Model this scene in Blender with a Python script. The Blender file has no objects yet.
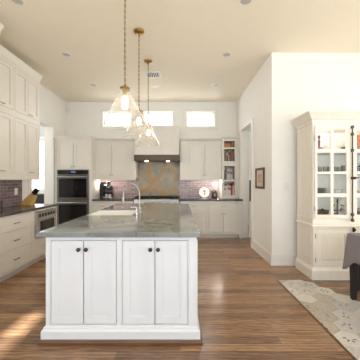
import bpy, bmesh, math, random
from mathutils import Vector, Matrix, noise
R = math.radians
PI = math.pi
random.seed(7)
S = bpy.context.scene
C = S.collection

# ------------------------------------------------------------------ camera, sky, lights, exposure
CAMZ = 1.36
cam = bpy.data.cameras.new('camera')
co = bpy.data.objects.new('camera', cam); C.objects.link(co)
co.location = (0, 0, CAMZ); co.rotation_euler = (R(90), 0, 0)
cam.sensor_width = 36; cam.sensor_fit = 'HORIZONTAL'; cam.lens = 36 * 250 / 360
cam.shift_y = 1.0 / 360
cam.clip_start = 0.05
S.camera = co

S.view_settings.view_transform = 'Standard'
S.view_settings.look = 'None'
S.view_settings.gamma = 1
S.view_settings.use_curve_mapping = False
S.view_settings.exposure = 0.42

w = bpy.data.worlds.new('sky'); S.world = w; w.use_nodes = True
wn = w.node_tree; wn.nodes.clear()
wo = wn.nodes.new('ShaderNodeOutputWorld'); wb = wn.nodes.new('ShaderNodeBackground')
sk = wn.nodes.new('ShaderNodeTexSky'); sk.sky_type = 'HOSEK_WILKIE'; sk.turbidity = 4; sk.ground_albedo = 0.5
sk.sun_direction = (0.1, -0.8, 0.6)
mx = wn.nodes.new('ShaderNodeMix'); mx.data_type = 'RGBA'; mx.inputs[0].default_value = 0.75
mx.inputs[7].default_value = (1, 1, 1, 1)
wn.links.new(sk.outputs[0], mx.inputs[6]); wn.links.new(mx.outputs[2], wb.inputs[0])
wb.inputs[1].default_value = 2.2
wn.links.new(wb.outputs[0], wo.inputs[0])

def area(name, loc, rot, sx, sy, power, color):
    l = bpy.data.lights.new(name, 'AREA'); l.shape = 'RECTANGLE'; l.size = sx; l.size_y = sy
    l.energy = power; l.color = color
    o = bpy.data.objects.new(name, l); C.objects.link(o); o.location = loc; o.rotation_euler = rot
    return o
def spot(name, loc, power, color, size=R(120), blend=0.9, radius=0.05):
    l = bpy.data.lights.new(name, 'SPOT'); l.energy = power; l.color = color; l.spot_size = size; l.spot_blend = blend
    l.shadow_soft_size = radius
    o = bpy.data.objects.new(name, l); C.objects.link(o); o.location = loc
    return o
def point(name, loc, power, color, radius=0.03):
    l = bpy.data.lights.new(name, 'POINT'); l.energy = power; l.color = color; l.shadow_soft_size = radius
    o = bpy.data.objects.new(name, l); C.objects.link(o); o.location = loc
    return o
COOL = (0.76, 0.88, 1.0); WARM = (1.0, 0.78, 0.52)
RWIN = (-2.0, 0.0, 2.0, 3.55)                     # centres of the tall windows behind the viewer
for i, x in enumerate(RWIN):
    area('daylight_rear', (x, -2.78, 1.65), (R(128), 0, 0), 1.4, 2.4, 42 if i < 3 else 30, COOL)
area('dining_warm_fill', (4.47, 1.6, 1.7), (R(112), 0, R(90)), 2.2, 2.2, 60, (1.0, 0.90, 0.76))  # unseen warm fill, added to brighten the dining side and ceiling
for x in (0.532, -0.55, -1.635):
    area('daylight_transom', (x, 6.80, 2.97), (R(-90), 0, 0), 0.7, 0.36, 7, (0.93, 0.97, 1.0))
area('side_opening_fill', (-5.55, 5.4, 1.7), (R(90), 0, R(-90)), 1.8, 2.2, 34, (0.93, 0.97, 1.0))  # added fill shining in through the left opening; no window in that wall
area('hall_area_fill', (3.05, 5.9, 1.8), (R(90), 0, R(90)), 1.6, 2.0, 10, (0.93, 0.97, 1.0))  # added fill behind the right doorway, no window there
point('side_room_fill', (-4.3, 5.2, 2.7), 22, (0.96, 0.98, 1.0), 0.15)  # added fill to lift the side room walls, no known fitting

sl = bpy.data.lights.new('sun', 'SUN'); sl.energy = 22; sl.angle = R(1.2); sl.color = (0.92, 0.96, 1.0)
so = bpy.data.objects.new('sun', sl); C.objects.link(so); so.rotation_euler = (R(65), 0, 0)      # low sun behind the viewer

# ------------------------------------------------------------------ materials
def new_mat(name):
    m = bpy.data.materials.new(name); m.use_nodes = True
    nt = m.node_tree; b = nt.nodes['Principled BSDF']
    return m, nt, b
def srgb(r, g, b):
    f = lambda c: (c / 255 / 12.92) if c <= 10 else ((c / 255 + 0.055) / 1.055) ** 2.4
    return (f(r), f(g), f(b))
def node(nt, t, **kw):
    n = nt.nodes.new(t)
    for k, v in kw.items(): setattr(n, k, v)
    return n
def mat(name, col, rough=0.5, metal=0.0, var=0.04, scale=6.0, stretch=(1, 1, 1), bump=0.0, coat=0.0, spec=None):
    """procedural paint / metal / cloth: a base colour with slight noise variation"""
    m, nt, b = new_mat(name)
    tc = node(nt, 'ShaderNodeTexCoord'); mp = node(nt, 'ShaderNodeMapping'); mp.inputs['Scale'].default_value = stretch
    nz = node(nt, 'ShaderNodeTexNoise'); nz.inputs['Scale'].default_value = scale; nz.inputs['Detail'].default_value = 4
    nt.links.new(tc.outputs['Object'], mp.inputs[0]); nt.links.new(mp.outputs[0], nz.inputs['Vector'])
    rp = node(nt, 'ShaderNodeValToRGB')
    a = [max(0, c * (1 - var)) for c in col]; z = [min(1, c * (1 + var)) for c in col]
    rp.color_ramp.elements[0].color = (*a, 1); rp.color_ramp.elements[1].color = (*z, 1)
    rp.color_ramp.elements[0].position = 0.3; rp.color_ramp.elements[1].position = 0.7
    nt.links.new(nz.outputs['Fac'], rp.inputs[0]); nt.links.new(rp.outputs[0], b.inputs['Base Color'])
    b.inputs['Roughness'].default_value = rough; b.inputs['Metallic'].default_value = metal
    if coat: b.inputs['Coat Weight'].default_value = coat
    if spec is not None: b.inputs['Specular IOR Level'].default_value = spec
    if bump:
        bp = node(nt, 'ShaderNodeBump'); bp.inputs['Strength'].default_value = bump; bp.inputs['Distance'].default_value = 0.004
        nt.links.new(nz.outputs['Fac'], bp.inputs['Height']); nt.links.new(bp.outputs[0], b.inputs['Normal'])
    return m
def emit(name, col, strength):
    m, nt, b = new_mat(name)
    b.inputs['Base Color'].default_value = (*col, 1)
    b.inputs['Emission Color'].default_value = (*col, 1); b.inputs['Emission Strength'].default_value = strength
    return m
def glass(name, tint=(1, 1, 1), lo=0.05, hi=0.6, rough=0.02, haze=0.0):
    """thin clear glass: see-through face on, brighter and more reflective at its edges"""
    m, nt, b = new_mat(name); nt.nodes.remove(b)
    out = nt.nodes['Material Output']
    tr = node(nt, 'ShaderNodeBsdfTransparent'); tr.inputs[0].default_value = (*tint, 1)
    gl = node(nt, 'ShaderNodeBsdfGlossy'); gl.inputs['Roughness'].default_value = rough
    lw = node(nt, 'ShaderNodeLayerWeight'); lw.inputs['Blend'].default_value = 0.35
    mr = node(nt, 'ShaderNodeMapRange'); mr.inputs['To Min'].default_value = lo; mr.inputs['To Max'].default_value = hi
    nt.links.new(lw.outputs['Facing'], mr.inputs['Value'])
    ms = node(nt, 'ShaderNodeMixShader')
    nt.links.new(mr.outputs[0], ms.inputs[0]); nt.links.new(tr.outputs[0], ms.inputs[1]); nt.links.new(gl.outputs[0], ms.inputs[2])
    last = ms
    if haze:
        df = node(nt, 'ShaderNodeBsdfDiffuse'); df.inputs[0].default_value = (0.95, 0.94, 0.92, 1)
        tl = node(nt, 'ShaderNodeBsdfTranslucent'); tl.inputs[0].default_value = (0.95, 0.94, 0.92, 1)
        ad = node(nt, 'ShaderNodeMixShader'); nt.links.new(df.outputs[0], ad.inputs[1]); nt.links.new(tl.outputs[0], ad.inputs[2])
        last = node(nt, 'ShaderNodeMixShader'); hz = node(nt, 'ShaderNodeMapRange')
        hz.inputs['To Min'].default_value = haze; hz.inputs['To Max'].default_value = min(1, haze * 4)
        nt.links.new(lw.outputs['Facing'], hz.inputs['Value']); nt.links.new(hz.outputs[0], last.inputs[0])
        nt.links.new(ms.outputs[0], last.inputs[1]); nt.links.new(ad.outputs[0], last.inputs[2])
    nt.links.new(last.outputs[0], out.inputs['Surface'])
    return m

def floor_mat():
    m, nt, b = new_mat('oak_floor')
    tc = node(nt, 'ShaderNodeTexCoord')
    br = node(nt, 'ShaderNodeTexBrick'); br.offset = 0.37; br.squash = 1
    br.inputs['Scale'].default_value = 1; br.inputs['Brick Width'].default_value = 1.35; br.inputs['Row Height'].default_value = 0.095
    br.inputs['Mortar Size'].default_value = 0.0014; br.inputs['Mortar Smooth'].default_value = 0.2; br.inputs['Bias'].default_value = 0.0
    br.inputs['Color1'].default_value = (*srgb(130, 101, 78), 1); br.inputs['Color2'].default_value = (*srgb(182, 144, 108), 1)
    br.inputs['Mortar'].default_value = (*srgb(92, 64, 46), 1)
    nt.links.new(tc.outputs['Object'], br.inputs['Vector'])
    mp = node(nt, 'ShaderNodeMapping'); mp.inputs['Scale'].default_value = (2.0, 22, 1)
    nz = node(nt, 'ShaderNodeTexNoise'); nz.inputs['Scale'].default_value = 2.2; nz.inputs['Detail'].default_value = 8; nz.inputs['Roughness'].default_value = 0.65; nz.inputs['Distortion'].default_value = 1.6
    nt.links.new(tc.outputs['Object'], mp.inputs[0]); nt.links.new(mp.outputs[0], nz.inputs['Vector'])
    rp = node(nt, 'ShaderNodeValToRGB')
    rp.color_ramp.elements[0].position = 0.32; rp.color_ramp.elements[0].color = (0.45, 0.41, 0.38, 1)
    rp.color_ramp.elements[1].position = 0.68; rp.color_ramp.elements[1].color = (1.32, 1.28, 1.24, 1)
    nt.links.new(nz.outputs['Fac'], rp.inputs[0])
    mu = node(nt, 'ShaderNodeMix', data_type='RGBA', blend_type='MULTIPLY'); mu.inputs[0].default_value = 0.8
    nt.links.new(br.outputs['Color'], mu.inputs[6]); nt.links.new(rp.outputs[0], mu.inputs[7])
    wm = node(nt, 'ShaderNodeMapping'); wm.inputs['Scale'].default_value = (0.16, 1, 1)
    wv = node(nt, 'ShaderNodeTexWave', wave_type='BANDS', bands_direction='Y'); wv.inputs['Scale'].default_value = 9
    wv.inputs['Distortion'].default_value = 9; wv.inputs['Detail'].default_value = 3; wv.inputs['Detail Scale'].default_value = 1.6
    nt.links.new(tc.outputs['Object'], wm.inputs[0]); nt.links.new(wm.outputs[0], wv.inputs['Vector'])
    wr = node(nt, 'ShaderNodeValToRGB'); wr.color_ramp.elements[0].position = 0.1; wr.color_ramp.elements[0].color = (0.62, 0.56, 0.5, 1)
    wr.color_ramp.elements[1].position = 0.5; wr.color_ramp.elements[1].color = (1.1, 1.1, 1.1, 1)
    nt.links.new(wv.outputs['Fac'], wr.inputs[0])
    m2 = node(nt, 'ShaderNodeMix', data_type='RGBA', blend_type='MULTIPLY'); m2.inputs[0].default_value = 0.75
    nt.links.new(mu.outputs[2], m2.inputs[6]); nt.links.new(wr.outputs[0], m2.inputs[7])
    nt.links.new(m2.outputs[2], b.inputs['Base Color'])
    b.inputs['Roughness'].default_value = 0.2
    bp = node(nt, 'ShaderNodeBump'); bp.inputs['Strength'].default_value = 0.22; bp.inputs['Distance'].default_value = 0.003
    nt.links.new(nz.outputs['Fac'], bp.inputs['Height']); nt.links.new(bp.outputs[0], b.inputs['Normal'])
    return m
def backsplash_mat(axis):
    m, nt, b = new_mat('mauve_tile')
    tc = node(nt, 'ShaderNodeTexCoord'); sp = node(nt, 'ShaderNodeSeparateXYZ'); cb = node(nt, 'ShaderNodeCombineXYZ')
    nt.links.new(tc.outputs['Object'], sp.inputs[0])
    nt.links.new(sp.outputs[axis], cb.inputs['X']); nt.links.new(sp.outputs['Z'], cb.inputs['Y'])
    br = node(nt, 'ShaderNodeTexBrick'); br.inputs['Scale'].default_value = 1
    br.inputs['Brick Width'].default_value = 0.2; br.inputs['Row Height'].default_value = 0.055; br.inputs['Mortar Size'].default_value = 0.0028
    br.inputs['Color1'].default_value = (*srgb(144, 124, 127), 1); br.inputs['Color2'].default_value = (*srgb(116, 98, 102), 1)
    br.inputs['Mortar'].default_value = (*srgb(178, 162, 162), 1)
    nt.links.new(cb.outputs[0], br.inputs['Vector'])
    nz = node(nt, 'ShaderNodeTexNoise'); nz.inputs['Scale'].default_value = 14
    nt.links.new(tc.outputs['Object'], nz.inputs['Vector'])
    mu = node(nt, 'ShaderNodeMix', data_type='RGBA', blend_type='OVERLAY'); mu.inputs[0].default_value = 0.35
    nt.links.new(br.outputs['Color'], mu.inputs[6]); nt.links.new(nz.outputs['Fac'], mu.inputs[7])
    nt.links.new(mu.outputs[2], b.inputs['Base Color'])
    b.inputs['Roughness'].default_value = 0.22
    return m
def stone_mat(name, ca, cb_, cv, rough, scale=2.2, vein=0.035):
    m, nt, b = new_mat(name)
    tc = node(nt, 'ShaderNodeTexCoord')
    n1 = node(nt, 'ShaderNodeTexNoise'); n1.inputs['Scale'].default_value = scale; n1.inputs['Detail'].default_value = 8; n1.inputs['Distortion'].default_value = 1.2
    n2 = node(nt, 'ShaderNodeTexNoise'); n2.inputs['Scale'].default_value = scale * 0.7; n2.inputs['Detail'].default_value = 5; n2.inputs['Distortion'].default_value = 2.2
    for n in (n1, n2): nt.links.new(tc.outputs['Object'], n.inputs['Vector'])
    r1 = node(nt, 'ShaderNodeValToRGB')
    r1.color_ramp.elements[0].position = 0.35; r1.color_ramp.elements[0].color = (*ca, 1)
    r1.color_ramp.elements[1].position = 0.65; r1.color_ramp.elements[1].color = (*cb_, 1)
    nt.links.new(n1.outputs['Fac'], r1.inputs[0])
    r2 = node(nt, 'ShaderNodeValToRGB')
    e = r2.color_ramp.elements
    e[0].position = 0.5 - vein; e[0].color = (0, 0, 0, 1); e[1].position = 0.5; e[1].color = (1, 1, 1, 1)
    x = e.new(0.5 + vein); x.color = (0, 0, 0, 1)
    nt.links.new(n2.outputs['Fac'], r2.inputs[0])
    mu = node(nt, 'ShaderNodeMix', data_type='RGBA'); nt.links.new(r2.outputs[0], mu.inputs[0])
    nt.links.new(r1.outputs[0], mu.inputs[6]); mu.inputs[7].default_value = (*cv, 1)
    nt.links.new(mu.outputs[2], b.inputs['Base Color']); b.inputs['Roughness'].default_value = rough
    return m
def attr_mat(name, rough, scale=30, amount=0.25):
    """colour per face / vertex (the pattern of the stone or tile itself) broken up by fine noise"""
    m, nt, b = new_mat(name)
    at = node(nt, 'ShaderNodeVertexColor', layer_name='col'); tc = node(nt, 'ShaderNodeTexCoord')
    nz = node(nt, 'ShaderNodeTexNoise'); nz.inputs['Scale'].default_value = scale; nz.inputs['Detail'].default_value = 6
    nt.links.new(tc.outputs['Object'], nz.inputs['Vector'])
    mu = node(nt, 'ShaderNodeMix', data_type='RGBA', blend_type='OVERLAY'); mu.inputs[0].default_value = amount
    nt.links.new(at.outputs[0], mu.inputs[6]); nt.links.new(nz.outputs['Fac'], mu.inputs[7])
    nt.links.new(mu.outputs[2], b.inputs['Base Color']); b.inputs['Roughness'].default_value = rough
    return m
def wood_mat(name, ca, cb_, rough=0.45, stretch=(2, 2, 24)):
    m, nt, b = new_mat(name)
    tc = node(nt, 'ShaderNodeTexCoord'); mp = node(nt, 'ShaderNodeMapping'); mp.inputs['Scale'].default_value = stretch
    nz = node(nt, 'ShaderNodeTexNoise'); nz.inputs['Scale'].default_value = 2; nz.inputs['Detail'].default_value = 6; nz.inputs['Distortion'].default_value = 0.8
    nt.links.new(tc.outputs['Object'], mp.inputs[0]); nt.links.new(mp.outputs[0], nz.inputs['Vector'])
    rp = node(nt, 'ShaderNodeValToRGB'); rp.color_ramp.elements[0].position = 0.3; rp.color_ramp.elements[1].position = 0.7
    rp.color_ramp.elements[0].color = (*ca, 1); rp.color_ramp.elements[1].color = (*cb_, 1)
    nt.links.new(nz.outputs['Fac'], rp.inputs[0]); nt.links.new(rp.outputs[0], b.inputs['Base Color'])
    b.inputs['Roughness'].default_value = rough
    return m

M = {}
M['wall'] = mat('wall_paint', srgb(243, 241, 235), 0.75, var=0.012)
M['ceiling'] = mat('ceiling_paint', srgb(243, 233, 214), 0.85, var=0.01)  # warm floor bounce is put into the ceiling colour
M['trim'] = mat('trim_paint', srgb(240, 237, 230), 0.45, var=0.01)
M['cream'] = mat('cream_cabinet_paint', srgb(230, 225, 215), 0.42, var=0.015)
M['white'] = mat('white_cabinet_paint', srgb(229, 230, 234), 0.38, var=0.01)
M['hutch'] = wood_mat('painted_hutch_wood', srgb(234, 226, 212), srgb(239, 233, 220), 0.55, (9, 9, 1.2))
M['hutch_in'] = mat('hutch_interior_paint', srgb(240, 240, 236), 0.6, var=0.03)
M['floor'] = floor_mat()
M['tile_x'] = backsplash_mat('X'); M['tile_y'] = backsplash_mat('Y')
M['quartzite'] = stone_mat('green_grey_quartzite', srgb(118, 124, 125), srgb(148, 153, 151), srgb(108, 100, 90), 0.09, 1.6, 0.012)
M['dark_stone'] = stone_mat('charcoal_stone', srgb(58, 54, 58), srgb(84, 78, 80), srgb(104, 98, 98), 0.16, 5, 0.02)
M['slab'] = attr_mat('veined_slab', 0.3, 26, 0.2)
M['hex'] = attr_mat('aged_hex_tile', 0.5, 42, 0.5)
M['steel'] = mat('brushed_steel', srgb(190, 188, 184), 0.28, 1.0, var=0.06, scale=4, stretch=(1, 1, 40))
M['dark_steel'] = mat('dark_brushed_steel', srgb(128, 126, 124), 0.3, 1.0, var=0.06, scale=4, stretch=(1, 1, 40))
M['chrome'] = mat('polished_chrome', srgb(215, 215, 215), 0.1, 1.0, var=0.01)
M['nickel'] = mat('satin_nickel', srgb(170, 164, 152), 0.3, 1.0, var=0.02)
M['bronze'] = mat('dark_bronze', srgb(70, 58, 48), 0.35, 0.9, var=0.1)
M['iron'] = mat('black_iron', srgb(44, 38, 34), 0.5, 0.5, var=0.2, scale=30)
M['rust_iron'] = mat('brown_iron', srgb(96, 74, 54), 0.55, 0.5, var=0.25, scale=30)
M['brass'] = mat('aged_brass', srgb(158, 126, 66), 0.34, 1.0, var=0.08, scale=20)
M['black_glass'] = mat('black_oven_glass', srgb(16, 16, 18), 0.06, var=0.05)
M['black'] = mat('black_enamel', srgb(24, 23, 23), 0.35, var=0.1)
M['black_wood'] = wood_mat('black_painted_wood', srgb(22, 20, 20), srgb(38, 34, 33), 0.45)
M['walnut'] = wood_mat('walnut_band', srgb(66, 50, 36), srgb(96, 74, 54), 0.45, (2, 30, 30))
M['stain'] = wood_mat('stained_oak_shoe', srgb(88, 60, 42), srgb(120, 84, 58), 0.4, (2, 30, 30))
M['block'] = wood_mat('pale_beech', srgb(206, 160, 92), srgb(226, 186, 118), 0.5, (20, 20, 2))
M['basket'] = wood_mat('brown_woven_bowl', srgb(120, 70, 36), srgb(168, 104, 56), 0.6, (30, 30, 30))
M['frame'] = wood_mat('dark_frame_wood', srgb(72, 46, 30), srgb(98, 64, 42), 0.4)
M['white_ceramic'] = mat('white_glazed_ceramic', srgb(240, 238, 232), 0.15, var=0.01)
M['grey_ceramic'] = mat('grey_stoneware', srgb(150, 146, 138), 0.35, var=0.15, scale=24)
M['pewter'] = mat('tarnished_pewter', srgb(128, 118, 104), 0.4, 0.7, var=0.25, scale=30)
M['dark_ceramic'] = mat('dark_glazed_pottery', srgb(48, 48, 54), 0.25, var=0.2, scale=20)
M['cloth'] = mat('grey_linen', srgb(140, 133, 138), 0.9, var=0.08, scale=120, bump=0.3)
M['plastic'] = mat('white_plastic', srgb(236, 234, 228), 0.4, var=0.01)
M['dark_gap'] = mat('dark_recess', srgb(40, 36, 34), 0.8)
M['vent_dark'] = mat('vent_duct_dark', srgb(110, 104, 100), 0.8)
M['red'] = mat('red_paper', srgb(190, 40, 36), 0.5)
M['blue_screen'] = emit('oven_display_glow', srgb(90, 120, 190), 0.15)
M['glass'] = glass('clear_shade_glass', (0.99, 0.99, 0.985), 0.04, 0.4, haze=0.014)
M['pane'] = glass('window_pane_glass', (1, 1, 1), 0.03, 0.35)
M['hutch_glass'] = glass('cabinet_pane_glass', (0.985, 0.99, 0.99), 0.008, 0.07)
M['bulb'] = emit('warm_bulb_glow', (1.0, 0.80, 0.52), 14)
M['can_glow'] = mat('unlit_lamp_lens', srgb(196, 188, 182), 0.4)
M['hood_glow'] = emit('hood_lamp_glow', (1.0, 0.82, 0.55), 12)
M['strip_glow'] = emit('undercabinet_strip_glow', (1.0, 0.9, 0.74), 5)
M['foliage'] = mat('outdoor_foliage', srgb(120, 140, 110), 0.9, var=0.3, scale=3)
M['ground'] = mat('outdoor_ground', srgb(150, 148, 140), 0.9, var=0.1)
M['pale_room'] = mat('side_room_paint', srgb(205, 210, 208), 0.8, var=0.01)
def paint(name, c, rough=0.5): 
    M[name] = mat(name, srgb(*c), rough); return M[name]

# ------------------------------------------------------------------ mesh helpers
def box(bm, x0, x1, y0, y1, z0, z1):
    v = [bm.verts.new(p) for p in ((x0, y0, z0), (x1, y0, z0), (x1, y1, z0), (x0, y1, z0), (x0, y0, z1), (x1, y0, z1), (x1, y1, z1), (x0, y1, z1))]
    for f in ((0, 3, 2, 1), (4, 5, 6, 7), (0, 1, 5, 4), (1, 2, 6, 5), (2, 3, 7, 6), (3, 0, 4, 7)):
        bm.faces.new([v[i] for i in f])
    return v
def loft(bm, rings, cap=True, closed=True):
    vs = [[bm.verts.new(p) for p in r] for r in rings]
    n = len(vs[0])
    for a, b in zip(vs, vs[1:]):
        for i in range(n if closed else n - 1):
            j = (i + 1) % n
            bm.faces.new((a[i], a[j], b[j], b[i]))
    if cap:
        bm.faces.new(list(reversed(vs[0]))); bm.faces.new(vs[-1])
    return vs
def lathe(bm, prof, c=(0, 0, 0), seg=20, cap=True, axis='Z'):
    rings = []
    for r, z in prof:
        ring = []
        for k in range(seg):
            a = 2 * PI * k / seg
            p = (r * math.cos(a), r * math.sin(a), z)
            if axis == 'Y': p = (p[0], -p[2], p[1])      # points towards -Y
            if axis == 'X': p = (p[2], p[0], p[1])
            ring.append((c[0] + p[0], c[1] + p[1], c[2] + p[2]))
        rings.append(ring)
    loft(bm, rings, cap)
def tube(bm, pts, r, seg=8, radii=None):
    pts = [Vector(p) for p in pts]; rings = []
    up = Vector((0.13, 0.31, 0.94))
    for i, p in enumerate(pts):
        d = (pts[min(i + 1, len(pts) - 1)] - pts[max(i - 1, 0)]).normalized()
        if abs(d.dot(up)) > 0.97: up = Vector((1, 0.2, 0))
        a = d.cross(up).normalized(); b = d.cross(a).normalized()
        q = radii[i] if radii else r
        rings.append([p + (a * math.cos(2 * PI * k / seg) + b * math.sin(2 * PI * k / seg)) * q for k in range(seg)])
    loft(bm, rings)
def torus_link(bm, c, L, W, r, rot, seg=10, sub=5):
    vs = []
    for i in range(seg):
        a = 2 * PI * i / seg
        ctr = Vector((math.cos(a) * W, 0, math.sin(a) * L)); out = Vector((math.cos(a), 0, math.sin(a)))
        ring = []
        for k in range(sub):
            t = 2 * PI * k / sub
            p = ctr + out * (r * math.cos(t)) + Vector((0, r * math.sin(t), 0))
            p = Matrix.Rotation(rot, 3, 'Z') @ p
            ring.append(bm.verts.new(p + Vector(c)))
        vs.append(ring)
    for i in range(seg):
        a, b = vs[i], vs[(i + 1) % seg]
        for k in range(sub):
            bm.faces.new((a[k], a[(k + 1) % sub], b[(k + 1) % sub], b[k]))
def moulding(bm, x0, x1, y0, y1, prof, left=True, right=True):
    """stacked profile [(outset, z)] swept round the front and the free ends of a box (front at y0)"""
    rings = []
    for o, z in prof:
        l = x0 - (o if left else 0); r = x1 + (o if right else 0)
        rings.append([(l, y0 - o, z), (r, y0 - o, z), (r, y1, z), (l, y1, z)])
    loft(bm, rings)
def obj(name, bm, m, parent=None, bevel=0.0, smooth=False, solid=0.0, off=0):
    bmesh.ops.recalc_face_normals(bm, faces=bm.faces)
    me = bpy.data.meshes.new(name); bm.to_mesh(me); bm.free()
    me.materials.append(m)
    if smooth:
        for p in me.polygons: p.use_smooth = True
    o = bpy.data.objects.new(name, me); C.objects.link(o)
    if parent: o.parent = parent
    if solid:
        d = o.modifiers.new('solid', 'SOLIDIFY'); d.thickness = solid; d.offset = off
    if bevel:
        d = o.modifiers.new('bevel', 'BEVEL'); d.width = bevel; d.segments = 2; d.limit_method = 'ANGLE'
    if smooth:
        try: me.set_sharp_from_angle(angle=R(50))
        except Exception: pass
    return o
def B(*boxes):
    bm = bmesh.new()
    for b in boxes: box(bm, *b)
    return bm
def tag(o, label, cat, group=None):
    o['label'] = label; o['category'] = cat
    if group: o['group'] = group
    return o
def thing(name, label, cat, loc=(0, 0, 0), rz=0, group=None):
    o = bpy.data.objects.new(name, None); C.objects.link(o); o.empty_display_size = 0.1
    o.location = loc; o.rotation_euler = (0, 0, rz)
    return tag(o, label, cat, group)
def struct(name, bm, m, parent=None, **kw):
    o = obj(name, bm, m, parent, **kw); o['kind'] = 'structure'
    return o
def copy_tree(o, loc=None, label=None, parent=None):
    c = o.copy(); C.objects.link(c)
    if parent: c.parent = parent
    if loc is not None: c.location = loc
    if label: c['label'] = label
    for ch in list(o.children): copy_tree(ch, parent=c)
    return c

# ------------------------------------------------------------------ room shell
CEIL = 3.43
BACK = 6.54; LEFT = -2.98; RIGHT = 1.48; DIN = 4.03; REAR = -2.6; FAR = 4.3
def wall_with_holes(axis, at, thick, u0, u1, z0, z1, holes):
    """wall in the plane axis=at..at+thick; holes (u0,u1,z0,z1)"""
    us = sorted({u0, u1, *[h[0] for h in holes], *[h[1] for h in holes]})
    zs = sorted({z0, z1, *[h[2] for h in holes], *[h[3] for h in holes]})
    bm = bmesh.new()
    for ua, ub in zip(us, us[1:]):
        run = None
        for za, zb in zip(zs, zs[1:]):
            cu, cz = (ua + ub) / 2, (za + zb) / 2
            if any(h[0] < cu < h[1] and h[2] < cz < h[3] for h in holes):
                run = None; continue
            a = (min(at, at + thick), max(at, at + thick))
            if axis == 'Y': box(bm, ua, ub, a[0], a[1], za, zb)
            else: box(bm, a[0], a[1], ua, ub, za, zb)
    bmesh.ops.remove_doubles(bm, verts=bm.verts, dist=1e-5)
    return bm
EXT = ((-6, 5.0, -2.75, 6.70), (-6, -2.98, 6.70, 7.35), (1.48, 5.0, 6.70, 7.9))
struct('floor', B(*[(*e, -0.1, 0) for e in EXT]), M['floor'])
struct('ceiling', B(*[(*e, CEIL, CEIL + 0.1) for e in EXT]), M['ceiling'])
TZ0, TZ1 = 2.78, 3.17
TRAN = [(-2.01, -1.26), (-0.925, -0.175), (0.157, 0.907)]
struct('wall_back', wall_with_holes('Y', BACK, 0.16, LEFT - 0.2, RIGHT + 0.15, 0, CEIL, [(a, b, TZ0, TZ1) for a, b in TRAN]), M['wall'])
struct('wall_left', wall_with_holes('X', LEFT, -0.2, REAR - 0.15, BACK, 0, CEIL, [(5.0, 5.85, 0, 2.62)]), M['wall'])
struct('wall_right', wall_with_holes('X', RIGHT, 0.15, DIN, BACK, 0, CEIL, [(5.13, 6.0, 0, 2.56)]), M['wall'])
struct('wall_dining', B((RIGHT + 0.15, FAR, DIN, DIN + 0.15, 0, CEIL)), M['wall'])
struct('wall_rear', wall_with_holes('Y', REAR, -0.15, LEFT, FAR, 0, CEIL, [(x - 0.7, x + 0.7, 0.45, 2.85) for x in RWIN]), M['wall'])
struct('wall_far_right', wall_with_holes('X', FAR, 0.15, REAR - 0.15, DIN + 0.15, 0, CEIL, [(0.5, 2.7, 0.6, 2.8)]), M['wall'])
# side room beyond the left opening, and the hall beyond the right doorway
struct('wall_side_room', wall_with_holes('Y', 7.2, 0.15, -5.6, LEFT - 0.2, 0, CEIL, [(-4.86, -3.86, 1.08, 2.56)]), M['pale_room'])
struct('wall_side_room_left', B((-5.75, -5.6, 3.2, 7.35, 0, CEIL)), M['pale_room'])
struct('wall_side_room_rear', B((-5.6, LEFT - 0.2, 3.2, 3.35, 0, CEIL)), M['pale_room'])
struct('wall_hall_far', B((3.1, 3.25, DIN + 0.15, 7.9, 0, CEIL)), M['pale_room'])
struct('wall_hall_back', B((RIGHT, 3.1, 7.75, 7.9, 0, CEIL)), M['pale_room'])
struct('wall_hall_left', B((RIGHT, RIGHT + 0.15, BACK + 0.16, 7.75, 0, CEIL)), M['pale_room'])
point('hall_fill', (2.4, 6.2, 2.9), 16, (0.95, 0.97, 1.0), 0.15)  # unseen fill added to brighten the hall

def casing(name, axis, at, u0, u1, z0, z1, w_, t, sill=True):
    """flat casing round an opening, standing off the wall by t (t<0: towards the room on the other side)"""
    bm = bmesh.new(); a = (min(at, at + t), max(at, at + t))
    L = [(u0 - w_, u0, z0 - (w_ if sill else 0), z1 + w_), (u1, u1 + w_, z0 - (w_ if sill else 0), z1 + w_), (u0, u1, z1, z1 + w_)]
    if sill: L.append((u0, u1, z0 - w_, z0))
    for p, q, r, s in L:
        if axis == 'Y': box(bm, p, q, a[0], a[1], r, s)
        else: box(bm, a[0], a[1], p, q, r, s)
    return bm
def window(n, axis, at, depth, u0, u1, z0, z1, nu, nz, casew=0.075, case_t=-0.02, fr=0.035):
    root = struct('window_%d' % n, casing('c', axis, at, u0, u1, z0, z1, casew, case_t), M['trim'], bevel=0.004)
    bm = bmesh.new(); m = at + depth * 0.5; t = 0.02
    L = [(u0, u0 + fr, z0, z1), (u1 - fr, u1, z0, z1), (u0 + fr, u1 - fr, z0, z0 + fr), (u0 + fr, u1 - fr, z1 - fr, z1)]
    for i in range(1, nu):
        u = u0 + (u1 - u0) * i / nu; L.append((u - 0.009, u + 0.009, z0 + fr, z1 - fr))
    for i in range(1, nz):
        z = z0 + (z1 - z0) * i / nz; L.append((u0 + fr, u1 - fr, z - 0.009, z + 0.009))
    for p, q, r, s in L:
        if axis == 'Y': box(bm, p, q, m - t, m + t, r, s)
        else: box(bm, m - t, m + t, p, q, r, s)
    struct('sash', bm, M['trim'], root)
    bm = bmesh.new()
    if axis == 'Y': box(bm, u0 + fr, u1 - fr, m - 0.003, m + 0.003, z0 + fr, z1 - fr)
    else: box(bm, m - 0.003, m + 0.003, u0 + fr, u1 - fr, z0 + fr, z1 - fr)
    struct('pane', bm, M['pane'], root)
for i, (a, b) in enumerate(TRAN): window(i + 1, 'Y', BACK, 0.16, a, b, TZ0, TZ1, 1, 1)
window(4, 'Y', 7.2, 0.15, -4.86, -3.86, 1.08, 2.56, 2, 3)
for i, x in enumerate(RWIN): window(5 + i, 'Y', REAR, -0.15, x - 0.7, x + 0.7, 0.45, 2.85, 2, 3, case_t=0.02)
window(9, 'X', FAR, 0.15, 0.5, 2.7, 0.6, 2.8, 3, 3)
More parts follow.
